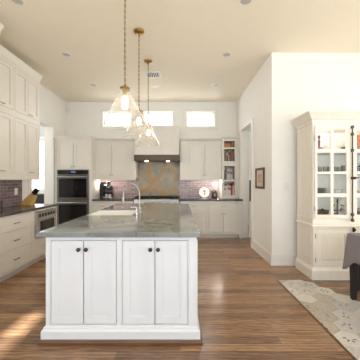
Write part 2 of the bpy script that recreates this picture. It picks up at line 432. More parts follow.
struct('trim_1', casing('c', 'X', LEFT, 5.0, 5.85, 0, 2.62, 0.09, 0.02, False), M['trim'], bevel=0.004)
struct('trim_2', casing('c', 'X', RIGHT, 5.13, 6.0, 0, 2.56, 0.09, -0.028, False), M['trim'], bevel=0.004)
# open door leaf in the hall
d = struct('door_1', B((1.64, 2.46, 5.955, 5.995, 0.01, 2.54)), M['trim'], bevel=0.003)
dp = bmesh.new()
for z0, z1 in ((0.2, 0.95), (1.1, 2.4)):
    for b in ((1.76, 1.78, z0, z1), (2.32, 2.34, z0, z1), (1.78, 2.32, z0, z0 + 0.02), (1.78, 2.32, z1 - 0.02, z1)):
        box(dp, b[0], b[1], 5.945, 5.956, b[2], b[3])
struct('door_panel_bead', dp, M['trim'], d)
hb = B((1.643, 1.673, 5.905, 5.925, 0.88, 1.38), (1.650, 1.666, 5.924, 5.956, 0.93, 0.96), (1.650, 1.666, 5.924, 5.956, 1.30, 1.33))
struct('door_handle', hb, M['iron'], d, bevel=0.004)
# baseboards
def base_x(name, x, y0, y1, s):
    bm = bmesh.new(); a, b_ = sorted((x, x + s * 0.018)); box(bm, a, b_, y0, y1, 0.0, 0.17)
    a, b_ = sorted((x, x + s * 0.011)); box(bm, a, b_, y0, y1, 0.17, 0.187)
    struct(name, bm, M['trim'], bevel=0.003)
def base_y(name, y, x0, x1, s):
    bm = bmesh.new(); a, b_ = sorted((y, y + s * 0.018)); box(bm, x0, x1, a, b_, 0.0, 0.17)
    a, b_ = sorted((y, y + s * 0.011)); box(bm, x0, x1, a, b_, 0.17, 0.187)
    struct(name, bm, M['trim'], bevel=0.003)
base_x('baseboard_right', RIGHT, DIN - 0.018, 5.04, -1)
base_y('baseboard_dining', DIN, RIGHT, 1.86, -1)
base_y('baseboard_dining_right', DIN, 2.92, FAR, -1)
base_x('baseboard_far_right', FAR, REAR, DIN - 0.02, -1)
base_y('baseboard_rear', REAR, LEFT, FAR, 1)
base_x('baseboard_left', LEFT, REAR + 0.02, 2.2, 1)

# tile inlay let into the oak beside the hutch (hexagons, ragged on the dining side)
def floor_tiles():
    bm = bmesh.new(); lay = bm.loops.layers.float_color.new('col'); r = 0.125
    pal = [srgb(210, 204, 196), srgb(198, 194, 188), srgb(218, 213, 205), srgb(184, 176, 164), srgb(206, 201, 195), srgb(190, 180, 164)]
    def edge(y):                                            # how far the tiles reach to the right
        k = [(-1.0, 2.35), (0.8, 2.2), (2.0, 2.1), (2.74, 2.0), (2.93, 1.93), (3.27, 1.83), (3.43, 1.68)]
        for (a, p), (b, q) in zip(k, k[1:]):
            if a <= y <= b: return p + (q - p) * (y - a) / (b - a)
        return 1.6
    dx = r * math.sqrt(3); dy = r * 1.5
    for j in range(0, 30):
        for i in range(-1, 9):
            cx = 1.35 + i * dx + (j % 2) * dx / 2; cy = 3.46 - j * dy
            if cx > edge(min(3.43, cy)) or cy < -0.8: continue
            c = random.choice(pal); rr = r - 0.0025
            ring = [(cx + rr * math.sin(PI / 3 * k), cy + rr * math.cos(PI / 3 * k)) for k in range(6)]
            top = [bm.verts.new((x, y, 0.004)) for x, y in ring]; bot = [bm.verts.new((x, y, 0.0005)) for x, y in ring]
            fs = [bm.faces.new(top)] + [bm.faces.new((bot[k], bot[(k + 1) % 6], top[(k + 1) % 6], top[k])) for k in range(6)]
            for f in fs:
                for l in f.loops: l[lay] = (*c, 1)
            # worn encaustic flower in the tile
            if random.random() < 0.55:
                cc = random.choice([srgb(96, 82, 66), srgb(120, 108, 90), srgb(88, 84, 78)])
                a0 = random.random() * PI
                for k in range(6):
                    if random.random() < 0.3: continue
                    a = a0 + k * PI / 3; p = []
                    for t, wd in ((0.018, 0), (0.035, 0.010), (0.06, 0), (0.035, -0.010)):
                        p.append(bm.verts.new((cx + t * math.cos(a) - wd * math.sin(a), cy + t * math.sin(a) + wd * math.cos(a), 0.0046)))
                    f = bm.faces.new(p)
                    for l in f.loops: l[lay] = (*cc, 1)
    for p, n in (((1.345, 0, 0), (-1, 0, 0)), ((0, 3.43, 0), (0, 1, 0))):
        bmesh.ops.bisect_plane(bm, geom=bm.verts[:] + bm.edges[:] + bm.faces[:], plane_co=p, plane_no=n, clear_outer=True)
    return bm
struct('floor_tile', floor_tiles(), M['hex'])
struct('trim_3', B((1.325, 1.345, -0.8, 3.45, 0.0, 0.005), (1.345, 1.72, 3.43, 3.45, 0.0, 0.005)), M['stain'])

# outdoors, seen only through panes; an unseen slotted slab is added to let one sliver of sun in
pr_ = bmesh.new(); sl0 = 2.29 - 3.3 / math.tan(R(25))
for b in ((-7, -1.55, -10, -2.76), (-1.40, 7, -10, -2.76), (-1.55, -1.40, -10, sl0 - 0.33), (-1.55, -1.40, sl0 + 0.25, -2.76)):
    box(pr_, b[0], b[1], b[2], b[3], 3.3, 3.32)
struct('sun_slot_slab', pr_, M['trim'])
struct('ground_outside', B((-14, 14, -14, -3.2, -0.35, -0.25), (-14, 14, 8.0, 20, -0.35, -0.25)), M['ground'])

# ------------------------------------------------------------------ cabinets (built facing -Y, width along X, then turned)
def cells(x0, x1, z0, z1, holes, y0, y1, bm):
    us = sorted({x0, x1, *[h[0] for h in holes], *[h[1] for h in holes]})
    zs = sorted({z0, z1, *[h[2] for h in holes], *[h[3] for h in holes]})
    for a, b in zip(us, us[1:]):
        for c, d in zip(zs, zs[1:]):
            if not any(h[0] < (a + b) / 2 < h[1] and h[2] < (c + d) / 2 < h[3] for h in holes):
                box(bm, a, b, y0, y1, c, d)
def shaker(x0, x1, z0, z1, st=0.055, gap=0.0055, y=0.0, bead=True):
    bm = bmesh.new(); x0 += gap; x1 -= gap; z0 += gap; z1 -= gap
    for b in ((x0, x0 + st, z0, z1), (x1 - st, x1, z0, z1), (x0 + st, x1 - st, z0, z0 + st), (x0 + st, x1 - st, z1 - st, z1)):
        box(bm, b[0], b[1], y, y + 0.02, b[2], b[3])
    i = st
    if bead:
        q = 0.009
        for b in ((x0 + i, x0 + i + q, z0 + i, z1 - i), (x1 - i - q, x1 - i, z0 + i, z1 - i), (x0 + i + q, x1 - i - q, z0 + i, z0 + i + q), (x0 + i + q, x1 - i - q, z1 - i - q, z1 - i)):
            box(bm, b[0], b[1], y + 0.006, y + 0.019, b[2], b[3])
    box(bm, x0 + i, x1 - i, y + 0.014, y + 0.019, z0 + i, z1 - i)
    return bm
def knob(bm, x, y, z, r=0.014):
    lathe(bm, [(0.006, 0), (0.006, 0.012), (r, 0.018), (r, 0.026), (r * 0.6, 0.03)], (x, y, z), 12, axis='Y')
def pull(bm, x, y, z, L=0.11):
    box(bm, x - L / 2, x + L / 2, y - 0.03, y - 0.02, z - 0.005, z + 0.005)
    for s in (-1, 1): box(bm, x + s * L * 0.4 - 0.004, x + s * L * 0.4 + 0.004, y - 0.021, y, z - 0.004, z + 0.004)
def cabinet(name, label, loc, rz, w_, z0, z1, dep, doors=(), drawers=(), m='cream', crown=None, toe=0.0, cat='cabinet', group=None,
            hw='nickel', extra=(), ends=(True, True), rail=0.0, cout=1.0, crown_ends=(True, True), top_open=False):
    """doors: (x0,x1,z0,z1,hardware) with hardware ('knob'|'pull', x, z) or None; drawers: (x0,x1,z0,z1,flat)"""
    t = thing(name, label, cat, loc, rz, group)
    holes = [d[:4] for d in doors] + [d[:4] for d in drawers] + list(extra)
    bm = bmesh.new(); h = w_ / 2
    cells(-h, h, z0 + toe, z1, holes, 0.0, 0.021, bm)
    box(bm, -h, h, 0.021, dep, z0 + toe, z1)
    if toe: box(bm, -h, h, 0.075, dep, z0 + 0.001, z0 + toe)
    obj('cabinet_body', bm, M[m], t)
    for d in doors:
        o = obj('door', shaker(*d[:4]), M[m], t)
        if d[4]:
            kb = bmesh.new()
            (knob if d[4][0] == 'knob' else pull)(kb, d[4][1], 0.0, d[4][2])
            obj('knob' if d[4][0] == 'knob' else 'pull', kb, M[hw], o, smooth=d[4][0] == 'knob')
    for d in drawers:
        x0, x1, a, b = d[:4]
        if d[4]:
            db = B((x0 + 0.003, x1 - 0.003, 0.0, 0.02, a + 0.003, b - 0.003))
        else: db = shaker(x0, x1, a, b, 0.04)
        o = obj('drawer', db, M[m], t, bevel=0.002 if d[4] else 0)
        kb = bmesh.new(); pull(kb, (x0 + x1) / 2, 0.0, (a + b) / 2); obj('pull', kb, M[hw], o)
    if crown:
        cb = bmesh.new(); moulding(cb, -h, h, 0.0, dep, [(o_ * cout, z1 + crown * q) for o_, q in ((0.0, 0.0), (0.012, 0.01), (0.012, 0.3), (0.022, 0.4), (0.05, 0.8), (0.056, 0.82), (0.056, 1.0))], *crown_ends)
        obj('crown_moulding', cb, M[m], t)
    if rail:
        rb = B((-h, h, 0.0, 0.02, z0 - rail, z0 - 0.0005)); obj('light_rail', rb, M[m], t)
    return t
RL = R(90)                                   # left-wall units face the room (+X)

# --- left wall
FX = -2.33
cabinet('pantry_cabinet', 'tall cream floor-to-crown cabinet at the left edge of the photo', (-2.27, 2.71, 0), RL, 0.88, 0, 3.20, 0.70,
        doors=[(-0.41, -0.003, 0.14, 2.3, ('pull', -0.06, 1.1)), (0.003, 0.41, 0.14, 2.3, ('pull', 0.06, 1.1)),
               (-0.41, -0.003, 2.36, 3.15, None), (0.003, 0.41, 2.36, 3.15, None)], crown=0.14, toe=0.0, cout=0.55)
cabinet('base_cabinet', 'cream three-drawer base cabinet under the left dark counter', (FX, 3.56, 0), RL, 0.80, 0, 0.89, 0.64,
        drawers=[(-0.37, 0.36, 0.665, 0.865, True), (-0.37, 0.36, 0.40, 0.645, True), (-0.37, 0.36, 0.13, 0.38, True)], toe=0.1)
cabinet('base_cabinet', 'cream base cabinet holding the built-in microwave drawer', (FX, 4.33, 0), RL, 0.735, 0, 0.89, 0.64,
        drawers=[(-0.34, 0.34, 0.13, 0.40, True)], toe=0.1, extra=[(-0.325, 0.325, 0.43, 0.865)])
# microwave
t = thing('microwave', 'stainless built-in microwave drawer below the left counter', 'microwave', (FX, 4.33, 0), RL)
obj('trim_frame', B((-0.32, -0.285, -0.03, 0.02, 0.435, 0.86), (0.285, 0.32, -0.03, 0.02, 0.435, 0.86), (-0.285, 0.285, -0.03, 0.02, 0.435, 0.475), (-0.285, 0.285, -0.03, 0.02, 0.835, 0.86)), M['steel'], t, bevel=0.003)
cp = obj('control_panel', B((-0.285, 0.285, -0.028, 0.02, 0.745, 0.834)), M['steel'], t)
for i in range(6): obj('button', B((-0.25 + i * 0.09, -0.19 + i * 0.09, -0.031, -0.028, 0.765, 0.815)), M['black'], cp)
dd = obj('door', B((-0.283, 0.283, -0.036, 0.02, 0.478, 0.742)), M['steel'], t, bevel=0.004)
obj('door_glass', B((-0.225, 0.225, -0.039, -0.0362, 0.51, 0.70)), M['black_glass'], dd)
hb = bmesh.new(); tube(hb, [(-0.26, -0.065, 0.725), (0.26, -0.065, 0.725)], 0.009)
for s in (-0.24, 0.24): box(hb, s - 0.006, s + 0.006, -0.06, -0.0362, 0.72, 0.73)
obj('handle', hb, M['chrome'], dd, smooth=True)
# countertop left
o = obj('countertop', B((LEFT + 0.001, -2.305, 3.16, 4.72, 0.8905, 0.93)), M['dark_stone'], bevel=0.004)
tag(o, 'dark stone countertop on the left-wall base cabinets', 'countertop')
struct('backsplash_left', B((LEFT, LEFT + 0.012, 3.155, 4.70, 0.931, 1.44)), M['tile_y'])
# uppers left
UX = -2.62
for (yc, lab, wd) in ((4.31, 'farther', 0.72), (3.59, 'nearer', 0.72)):
    w2 = wd / 2 - 0.02
    far = lab == 'farther'
    cabinet('upper_cabinet', 'lower cream two-door wall cabinet on the left wall, %s' % ('beside the opening' if far else 'next to the tall cabinet'), (UX, yc, 0), RL, wd, 1.44, 2.415, 0.355,
            doors=[(-w2, -0.003, 1.475, 2.38, None), (0.003, w2, 1.475, 2.38, ('pull', 0.09, 1.51))], rail=0.06, group=None)
    cabinet('upper_cabinet', 'upper cream two-door wall cabinet near the ceiling, %s' % ('beside the opening' if far else 'next to the tall cabinet'), (UX, yc, 0), RL, wd, 2.416, 3.20, 0.355,
            doors=[(-w2, -0.003, 2.475, 3.16, None), (0.003, w2, 2.475, 3.16, ('pull', 0.07, 2.51))], crown=0.13, cout=0.55, crown_ends=(False, far))
# outlet on left backsplash
t = thing('outlet_plate', 'white outlet plate on the tiles beside the knife block', 'outlet', (LEFT + 0.013, 4.52, 1.17), RL)
obj('cover_plate', B((-0.04, 0.04, -0.006, 0, -0.06, 0.06)), M['plastic'], t, bevel=0.002)
obj('socket', B((-0.015, 0.015, -0.008, -0.0061, 0.012, 0.042)), M['plastic'], t); obj('socket', B((-0.015, 0.015, -0.008, -0.0061, -0.042, -0.012)), M['plastic'], t)
# knife block
kt = thing('knife_block', 'slanted pale wooden knife block at the end of the left counter', 'knife block', (-2.71, 4.50, 0.9305), R(0))
bm = bmesh.new()
pr = [(-0.17, 0.0), (0.06, 0.0), (0.115, 0.155), (0.04, 0.205)]
loft(bm, [[(x, -0.055, z) for x, z in pr], [(x, 0.055, z) for x, z in pr]])
obj('block_body', bm, M['block'], kt, bevel=0.004)
kn = 0
for r_ in range(2):
    for c_ in range(3):
        t = thing('kitchen_knife', 'black-handled kitchen knife in the wooden block on the left counter', 'knife', (-2.71, 4.50, 0.9305), 0, 'knives in the wooden block')
        bx, bz = 0.055 + r_ * 0.036, 0.196 - r_ * 0.024
        d = Vector((0.55, 0, 0.83)); p0 = Vector((bx, -0.034 + c_ * 0.034, bz)) + d * 0.012
        bm = bmesh.new(); tube(bm, [p0, p0 + d * 0.05, p0 + d * 0.11], 0.011, 8, [0.010, 0.0115, 0.010]); h_ = obj('handle', bm, M['black'], t, smooth=True)
        bm = bmesh.new(); tube(bm, [p0 - d * 0.008, p0], 0.008, 8); obj('bolster', bm, M['steel'], t)
# black mill at left end of the counter
t = thing('pepper_mill', 'small black mill at the left end of the dark counter', 'pepper mill', (-2.62, 3.66, 0.9305))
bm = bmesh.new(); lathe(bm, [(0.028, 0), (0.028, 0.02), (0.02, 0.05), (0.026, 0.09), (0.02, 0.1)]); obj('mill_body', bm, M['black'], t, smooth=True)
bm = bmesh.new(); lathe(bm, [(0.02, 0.101), (0.027, 0.115), (0.022, 0.14), (0.006, 0.15)]); obj('mill_cap', bm, M['bronze'], t, smooth=True)

# --- back wall: oven tower
OX = -2.515; OF = 5.89
cabinet('oven_cabinet', 'tall cream cabinet housing the double ovens in the left corner', (OX, OF, 0), 0, 0.87, 0, 2.30, 0.648,
        doors=[(-0.40, -0.002, 1.66, 2.26, ('knob', -0.03, 1.70)), (0.002, 0.40, 1.66, 2.26, ('knob', 0.03, 1.70))],
        extra=[(-0.375, 0.375, 0.30, 1.63)], crown=0.12, toe=0.1, crown_ends=(False, False))
t = thing('double_oven', 'stainless double wall oven with black glass doors', 'oven', (OX, OF, 0))
obj('oven_chassis', B((-0.372, 0.372, -0.004, 0.02, 0.303, 1.627)), M['dark_steel'], t)
cp = obj('control_panel', B((-0.368, 0.368, -0.03, -0.0045, 1.515, 1.62)), M['dark_steel'], t, bevel=0.003)
obj('display', B((-0.36, 0.36, -0.032, -0.0302, 1.522, 1.612)), M['black_glass'], cp)
obj('screen', B((-0.05, 0.07, -0.0335, -0.0322, 1.55, 1.59)), M['blue_screen'], cp)
for z0, z1 in ((0.94, 1.50), (0.32, 0.90)):
    d = obj('oven_door', B((-0.368, 0.368, -0.035, -0.0045, z0, z1)), M['dark_steel'], t, bevel=0.004)
    obj('door_glass', B((-0.325, 0.325, -0.038, -0.0352, z0 + 0.035, z1 - 0.085)), M['black_glass'], d)
    hb = bmesh.new(); tube(hb, [(-0.35, -0.085, z1 - 0.045), (0.35, -0.085, z1 - 0.045)], 0.014, 10)
    for s in (-0.31, 0.31): tube(hb, [(s, -0.085, z1 - 0.045), (s, -0.0352, z1 - 0.045)], 0.009)
    obj('handle', hb, M['chrome'], d, smooth=True)

# --- back wall: base cabinets, counters, tile
BF = 5.91
def base_two(label, x0, x1, knobs=True):
    w_ = x1 - x0; h = w_ / 2
    return cabinet('base_cabinet', label, ((x0 + x1) / 2, BF, 0), 0, w_, 0, 0.89, 0.628,
        doors=[(-h + 0.03, -0.002, 0.14, 0.635, ('knob', -0.035, 0.58)), (0.002, h - 0.03, 0.14, 0.635, ('knob', 0.035, 0.58))],
        drawers=[(-h + 0.03, h - 0.03, 0.67, 0.86, False)], toe=0.1)
base_two('cream base cabinet on the back wall beside the ovens', -2.08, -1.59)
base_two('cream base cabinet on the back wall left of the rangetop', -1.588, -1.10)
base_two('cream base cabinet right of the rangetop, under the plate', 0.0, 0.66)
base_two('cream base cabinet at the right end of the back wall', 0.662, 1.40)
cabinet('base_cabinet', 'cream base cabinet directly under the rangetop', (-0.55, BF, 0), 0, 1.096, 0, 0.70, 0.628,
        drawers=[(-0.515, 0.515, 0.42, 0.67, False), (-0.515, 0.515, 0.14, 0.40, False)], toe=0.1)
o = obj('filler_panel', B((1.4005, RIGHT - 0.001, BF + 0.002, BF + 0.03, 0.001, 0.89)), M['cream']); o['kind'] = 'structure'; o.name = 'trim_4'
o = obj('countertop', B((-2.075, -1.104, 5.875, BACK - 0.001, 0.8905, 0.93)), M['dark_stone'], bevel=0.004); tag(o, 'dark stone countertop between the ovens and the rangetop', 'countertop')
o = obj('countertop', B((0.004, RIGHT - 0.001, 5.875, BACK - 0.001, 0.8905, 0.93)), M['dark_stone'], bevel=0.004); tag(o, 'dark stone countertop right of the rangetop', 'countertop')
struct('backsplash_back', B((-2.079, -1.106, BACK - 0.012, BACK, 0.931, 1.42), (0.006, 1.029, BACK - 0.012, BACK, 0.931, 1.42)), M['tile_x'])

# slab behind the range, bookmatched rusty veins
def slab():
    bm = bmesh.new(); lay = bm.loops.layers.float_color.new('col')
    x0, x1, z0, z1 = -1.10, 0.0, 0.80, 2.0; nx, nz = 110, 120
    f = 38.35
    P = lambda x, y: ((x - 180) / f, CAMZ - (y - 181) / f)
    lines = [([P(147, 160), P(149.5, 166), P(148, 174), P(152, 181), P(158, 179), P(163, 171), P(168.5, 162)], 0.030, 1.0),
             ([P(168.5, 162), P(172, 168), P(176, 175), P(181, 183)], 0.022, 0.9),
             ([P(152, 181), P(149, 188), P(140, 192)], 0.030, 0.85), ([P(152, 181), P(160, 187), P(166, 194), P(172, 189), P(178, 192)], 0.028, 1.0),
             ([P(149.5, 166), P(150, 178), P(148, 190)], 0.03, 0.7), ([P(160, 184), P(159, 176), P(166, 170), P(175, 177), P(174, 186), P(165, 190)], 0.012, 0.4),
             ([P(139, 193), P(150, 186), P(156, 190), P(166, 197)], 0.05, 0.55), ([P(140, 176), P(145, 172), P(149, 166)], 0.012, 0.4)]
    def seg(p, a, b):
        ax, az = a; bx, bz = b; dx, dz = bx - ax, bz - az
        t = max(0, min(1, ((p[0] - ax) * dx + (p[1] - az) * dz) / (dx * dx + dz * dz)))
        return math.hypot(p[0] - ax - t * dx, p[1] - az - t * dz)
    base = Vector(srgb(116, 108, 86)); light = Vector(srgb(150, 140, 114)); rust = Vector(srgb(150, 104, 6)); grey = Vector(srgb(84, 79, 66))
    vs = {}; cols = {}
    for i in range(nx + 1):
        for j in range(nz + 1):
            x = x0 + (x1 - x0) * i / nx; z = z0 + (z1 - z0) * j / nz
            vs[i, j] = bm.verts.new((x, BACK - 0.014, z))
            n = noise.fractal(Vector((x * 5, z * 5, 1.7)), 1.0, 2.0, 4); n2 = noise.fractal(Vector((x * 7, z * 7, 9.2)), 1.0, 2.0, 4)
            p = (x + 0.035 * n, z + 0.035 * n2)
            c = base.lerp(light, max(0, min(1, 0.5 + 0.7 * n2)))
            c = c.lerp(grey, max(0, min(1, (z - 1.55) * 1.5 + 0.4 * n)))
            for pts, wd, st in lines:
                d = min(seg(p, a, b) for a, b in zip(pts, pts[1:]))
                k = math.exp(-(d / (wd * 1.5)) ** 2) * min(1.1, st * 1.35) * (0.75 + 0.5 * n)
                c = c.lerp(rust, max(0, min(1, k)))
            cols[i, j] = c
    for i in range(nx):
        for j in range(nz):
            q = [(i, j), (i + 1, j), (i + 1, j + 1), (i, j + 1)]
            f_ = bm.faces.new([vs[a] for a in q])
            for l, a in zip(f_.loops, q): l[lay] = (*cols[a], 1)
    return bm
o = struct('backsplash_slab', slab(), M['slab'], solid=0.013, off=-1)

# uppers on the back wall
UF = 6.18
def upper(label, x0, x1, kind):
    w_ = x1 - x0; h = w_ / 2
    drs = [(-h + 0.03, -0.002, 1.475, 2.27, ('knob', -0.03, 1.51)), (0.002, h - 0.03, 1.475, 2.27, ('knob', 0.03, 1.51))] if kind == 2 else [(-h + 0.03, h - 0.03, 1.475, 2.27, None)]
    return cabinet('upper_cabinet', label, ((x0 + x1) / 2, UF, 0), 0, w_, 1.44, 2.31, BACK - UF - 0.002, doors=drs, crown=0.1, rail=0.055, crown_ends=(False, False), cout=1.25)
upper('cream two-door wall cabinet between the ovens and the hood', -2.079, -1.31, 2)
upper('narrow cream wall cabinet on the left of the hood', -1.309, -1.10, 1)
upper('narrow cream wall cabinet on the right of the hood', 0.0, 0.20, 1)
upper('cream two-door wall cabinet above the white plate', 0.201, 1.025, 2)
# under-cabinet light strips
for nm, x0, x1, lab in (('undercabinet_light', -1.98, -1.35, 'slim light strip under the wall cabinet beside the ovens'), ('undercabinet_light', 0.28, 0.98, 'slim light strip under the wall cabinet above the plate')):
    t = thing(nm, lab, 'light', ((x0 + x1) / 2, 6.36, 1.42)); h = (x1 - x0) / 2
    obj('housing', B((-h, h, -0.02, 0.02, 0.004, 0.0195)), M['plastic'], t); obj('diffuser', B((-h + 0.01, h - 0.01, -0.016, 0.016, 0.0, 0.0038)), M['strip_glow'], t)
    area('undercabinet_lamp', ((x0 + x1) / 2, 6.36, 1.415), (0, 0, 0), x1 - x0, 0.03, 2.2, (1, 0.88, 0.72))
    area('undercabinet_end_lamp', (x0 + 0.02 if x0 < -1 else x1 + 0.0, 6.32, 1.41), (0, 0, 0), 0.05, 0.05, 2.6, (1, 0.92, 0.8))

# open shelf unit with books
SX0, SX1 = 1.031, 1.40
ops = [(1.0, 1.35), (1.39, 1.73), (1.85, 2.15), (2.19, 2.35)]
t = thing('open_shelf', 'narrow cream open shelf tower of books by the doorway', 'bookshelf', ((SX0 + SX1) / 2, UF, 0.0))
h = (SX1 - SX0) / 2; D = BACK - UF - 0.002
bm = bmesh.new(); box(bm, -h, -h + 0.065, 0, D, 0.9305, 2.40); box(bm, h - 0.045, h, 0, D, 0.9305, 2.40); box(bm, -h + 0.065, h - 0.045, D - 0.012, D, 0.9305, 2.40)
obj('shelf_case', bm, M['cream'], t)
prev = 0.9305
for a, b in ops + [(2.40, 2.40)]:
    if a > prev: obj('shelf', B((-h + 0.0655, h - 0.0455, 0.002, D - 0.0125, prev, a)), M['cream'], t)
    prev = b
cb = bmesh.new(); moulding(cb, -h, h, 0, D, [(0, 2.401), (0.012, 2.402), (0.03, 2.43), (0.036, 2.44), (0.036, 2.45)], False, False); obj('crown_moulding', cb, M['cream'], t)
struct('trim_5', B((SX1 + 0.001, RIGHT - 0.001, UF + 0.01, UF + 0.03, 0.931, 2.42)), M['cream'])
bx0 = SX0 + 0.067; bx1 = SX1 - 0.047
def book(x, z, w_, h_, d_, c, label, spine=None, tilt=0.0, name='book', cat='book', group=None):
    key = 'book_%d_%d_%d' % c
    if key not in M: M[key] = mat(key, srgb(*c), 0.5, var=0.04)
    if 'paper' not in M: M['paper'] = mat('paper', srgb(228, 222, 208), 0.8)
    t = thing(name, label, cat, (x + w_ / 2, UF + 0.03, z + 0.0005), 0, group)
    bm = B((-w_ / 2, -w_ / 2 + 0.003, 0.003, d_, 0, h_), (w_ / 2 - 0.003, w_ / 2, 0.003, d_, 0, h_), (-w_ / 2, w_ / 2, 0, 0.003, 0, h_))
    obj('cover', bm, M[key], t)
    obj('pages', B((-w_ / 2 + 0.0032, w_ / 2 - 0.0032, 0.0032, d_ - 0.006, 0.004, h_ - 0.005)), M['paper'], t)
    if spine:
        sk_ = 'spine_%d_%d_%d' % spine
        if sk_ not in M: M[sk_] = mat(sk_, srgb(*spine), 0.5)
        obj('spine_label', B((-w_ / 2 + 0.002, w_ / 2 - 0.002, -0.001, -0.0001, h_ * 0.55, h_ * 0.8)), M[sk_], t)
    return t
# top shelf: box and small books
t = thing('storage_box', 'orange-brown box on the top open shelf', 'box', (bx0 + 0.075, UF + 0.03, 2.1905))
obj('box_body', B((-0.065, 0.065, 0, 0.2, 0, 0.085)), mat('orange_box', srgb(200, 128, 70), 0.6), t, bevel=0.003); obj('lid', B((-0.067, 0.067, -0.002, 0.202, 0.0855, 0.11)), mat('orange_lid', srgb(186, 112, 60), 0.6), t, bevel=0.003)
book(bx0 + 0.155, 2.19, 0.03, 0.12, 0.16, (110, 84, 62), 'brown book right of the orange box on the top shelf')
book(bx0 + 0.187, 2.19, 0.035, 0.13, 0.16, (150, 120, 92), 'tan book at the right end of the top shelf')
x = bx0 + 0.004
for wd, hh, c, n, sp in ((0.03, 0.23, (92, 74, 66), 'dark brown book at the left end of the second shelf', None), (0.022, 0.26, (176, 150, 116), 'tan book second from left on the second shelf', None),
                    (0.028, 0.25, (70, 76, 84), 'slate-blue book on the second shelf', (200, 190, 170)), (0.024, 0.27, (200, 186, 160), 'tall pale book mid second shelf', (120, 60, 50)),
                    (0.03, 0.24, (140, 70, 56), 'rust-red book on the second shelf', None), (0.026, 0.25, (110, 100, 84), 'olive-grey book on the second shelf', None),
                    (0.03, 0.26, (150, 110, 96), 'pinkish brown book at the right end of the second shelf', None)):
    book(x, 1.85, wd, hh, 0.2, c, n, sp); x += wd + 0.006
x = bx0 + 0.03
for wd, hh, c, n, sp in ((0.03, 0.24, (120, 112, 108), 'thin grey book at the left on the third shelf', None), (0.075, 0.27, (206, 200, 198), 'wide white binder in the middle of the third shelf', (150, 140, 146)), (0.06, 0.26, (186, 178, 180), 'pale grey binder at the right on the third shelf', (110, 100, 106))):
    book(x, 1.39, wd, hh, 0.22, c, n, sp); x += wd + 0.008
x = bx0 + 0.002
for wd, hh, c, n, sp in ((0.036, 0.24, (226, 220, 214), 'white book with a red band on the bottom shelf', (196, 60, 56)), (0.032, 0.25, (230, 228, 224), 'white book beside the blue-banded one, bottom shelf', None), (0.04, 0.26, (222, 222, 224), 'white book with a blue band on the bottom shelf', (84, 130, 170)),
                    (0.034, 0.24, (232, 214, 206), 'cream book with an orange-red band on the bottom shelf', (210, 80, 60)), (0.034, 0.30, (192, 40, 40), 'tall bright red book on the bottom shelf', None), (0.03, 0.25, (208, 196, 178), 'beige book at the right end of the bottom shelf', None)):
    book(x, 1.0, wd, hh, 0.22, c, n, sp); x += wd + 0.007

# hood
HX = -0.552
t = thing('range_hood', 'cream boxed range hood with a dark wood band over the rangetop', 'range hood', (HX, 5.98, 0))
bm = bmesh.new()
loft(bm, [[(-0.535, 0.0, 1.985), (0.535, 0.0, 1.985), (0.535, 0.556, 1.985), (-0.535, 0.556, 1.985)], [(-0.535, 0.02, 2.69), (0.535, 0.02, 2.69), (0.535, 0.556, 2.69), (-0.535, 0.556, 2.69)]])
obj('hood_shell', bm, M['cream'], t, bevel=0.006)
bm = bmesh.new()
cells(-0.545, 0.545, -0.03, 0.556, [(-0.5, 0.5, 0.02, 0.52)], 0, 1, bm)
for v in bm.verts: v.co = (v.co.x, v.co.z, 1.845 + v.co.y * 0.139)
obj('wood_band', bm, M['walnut'], t)
lin = obj('hood_liner', B((-0.499, 0.499, 0.021, 0.519, 1.90, 1.975)), M['steel'], t)
for s in (-0.26, 0.26):
    bm = bmesh.new(); lathe(bm, [(0.03, 1.832), (0.04, 1.842), (0.04, 1.8995)], (s, 0.09, 0), 16); o = obj('hood_lamp', bm, M['hood_glow'], t)
    spot('hood_spot', (HX + s, 6.09, 1.825), 6, (1, 0.84, 0.62), R(140), 1.0, 0.04)
# rangetop
t = thing('rangetop', 'stainless gas rangetop with black grates under the hood', 'rangetop', (HX, 5.87, 0))
obj('range_body', B((-0.53, 0.53, 0.0, 0.62, 0.705, 0.925)), M['steel'], t, bevel=0.006)
for i in range(3):
    g = bmesh.new(); cx = -0.35 + i * 0.35
    for k in range(7): box(g, cx - 0.165 + k * 0.052, cx - 0.147 + k * 0.052, 0.06, 0.58, 0.955, 0.985)
    for y in (0.06, 0.31, 0.56): box(g, cx - 0.165, cx + 0.165, y, y + 0.02, 0.94, 0.957)
    for sx in (-0.165, 0.147):
        for y in (0.06, 0.56): box(g, cx + sx, cx + sx + 0.018, y, y + 0.02, 0.9255, 0.94)
    obj('grate', g, M['iron'], t)
    for y in (0.2, 0.44):
        bm = bmesh.new(); lathe(bm, [(0.05, 0.9255), (0.05, 0.935), (0.03, 0.938)], (cx, y, 0), 14); obj('burner', bm, M['black'], t)
for i in range(6):
    bm = bmesh.new(); lathe(bm, [(0.024, 0), (0.022, 0.03), (0.018, 0.035)], (-0.45 + i * 0.18, -0.0005, 0.82), 14, axis='Y'); obj('control_knob', bm, M['black'], t, smooth=True)

# plate, canister, outlet and rack on the back counters
t = thing('decorative_plate', 'round white plate with a red motif leaning on the back tiles', 'plate', (0.625, 6.46, 0.931))
bm = bmesh.new(); lathe(bm, [(0.0005, 0.0), (0.075, 0.0), (0.128, 0.016), (0.130, 0.021), (0.124, 0.021), (0.075, 0.007), (0.0005, 0.006)], (0, 0, 0), 32, axis='Y')
p = obj('plate_body', bm, M['white_ceramic'], t, smooth=True); p.rotation_euler = (R(-10), 0, 0); p.location = (0, 0.0, 0.131)
bm = bmesh.new()                                           # small red painted motif
for a in ((0, 0.05, 0.02), (0.012, 0.015, 0.024), (-0.004, -0.025, 0.014), (0.02, 0.055, 0.012), (-0.022, 0.03, 0.012), (0.014, -0.04, 0.02)):
    lathe(bm, [(a[2], 0.0072), (a[2], 0.0078)], (a[0], 0, a[1]), 10, axis='Y')
q = obj('red_motif', bm, M['red'], p)
bm = bmesh.new()
vs = []
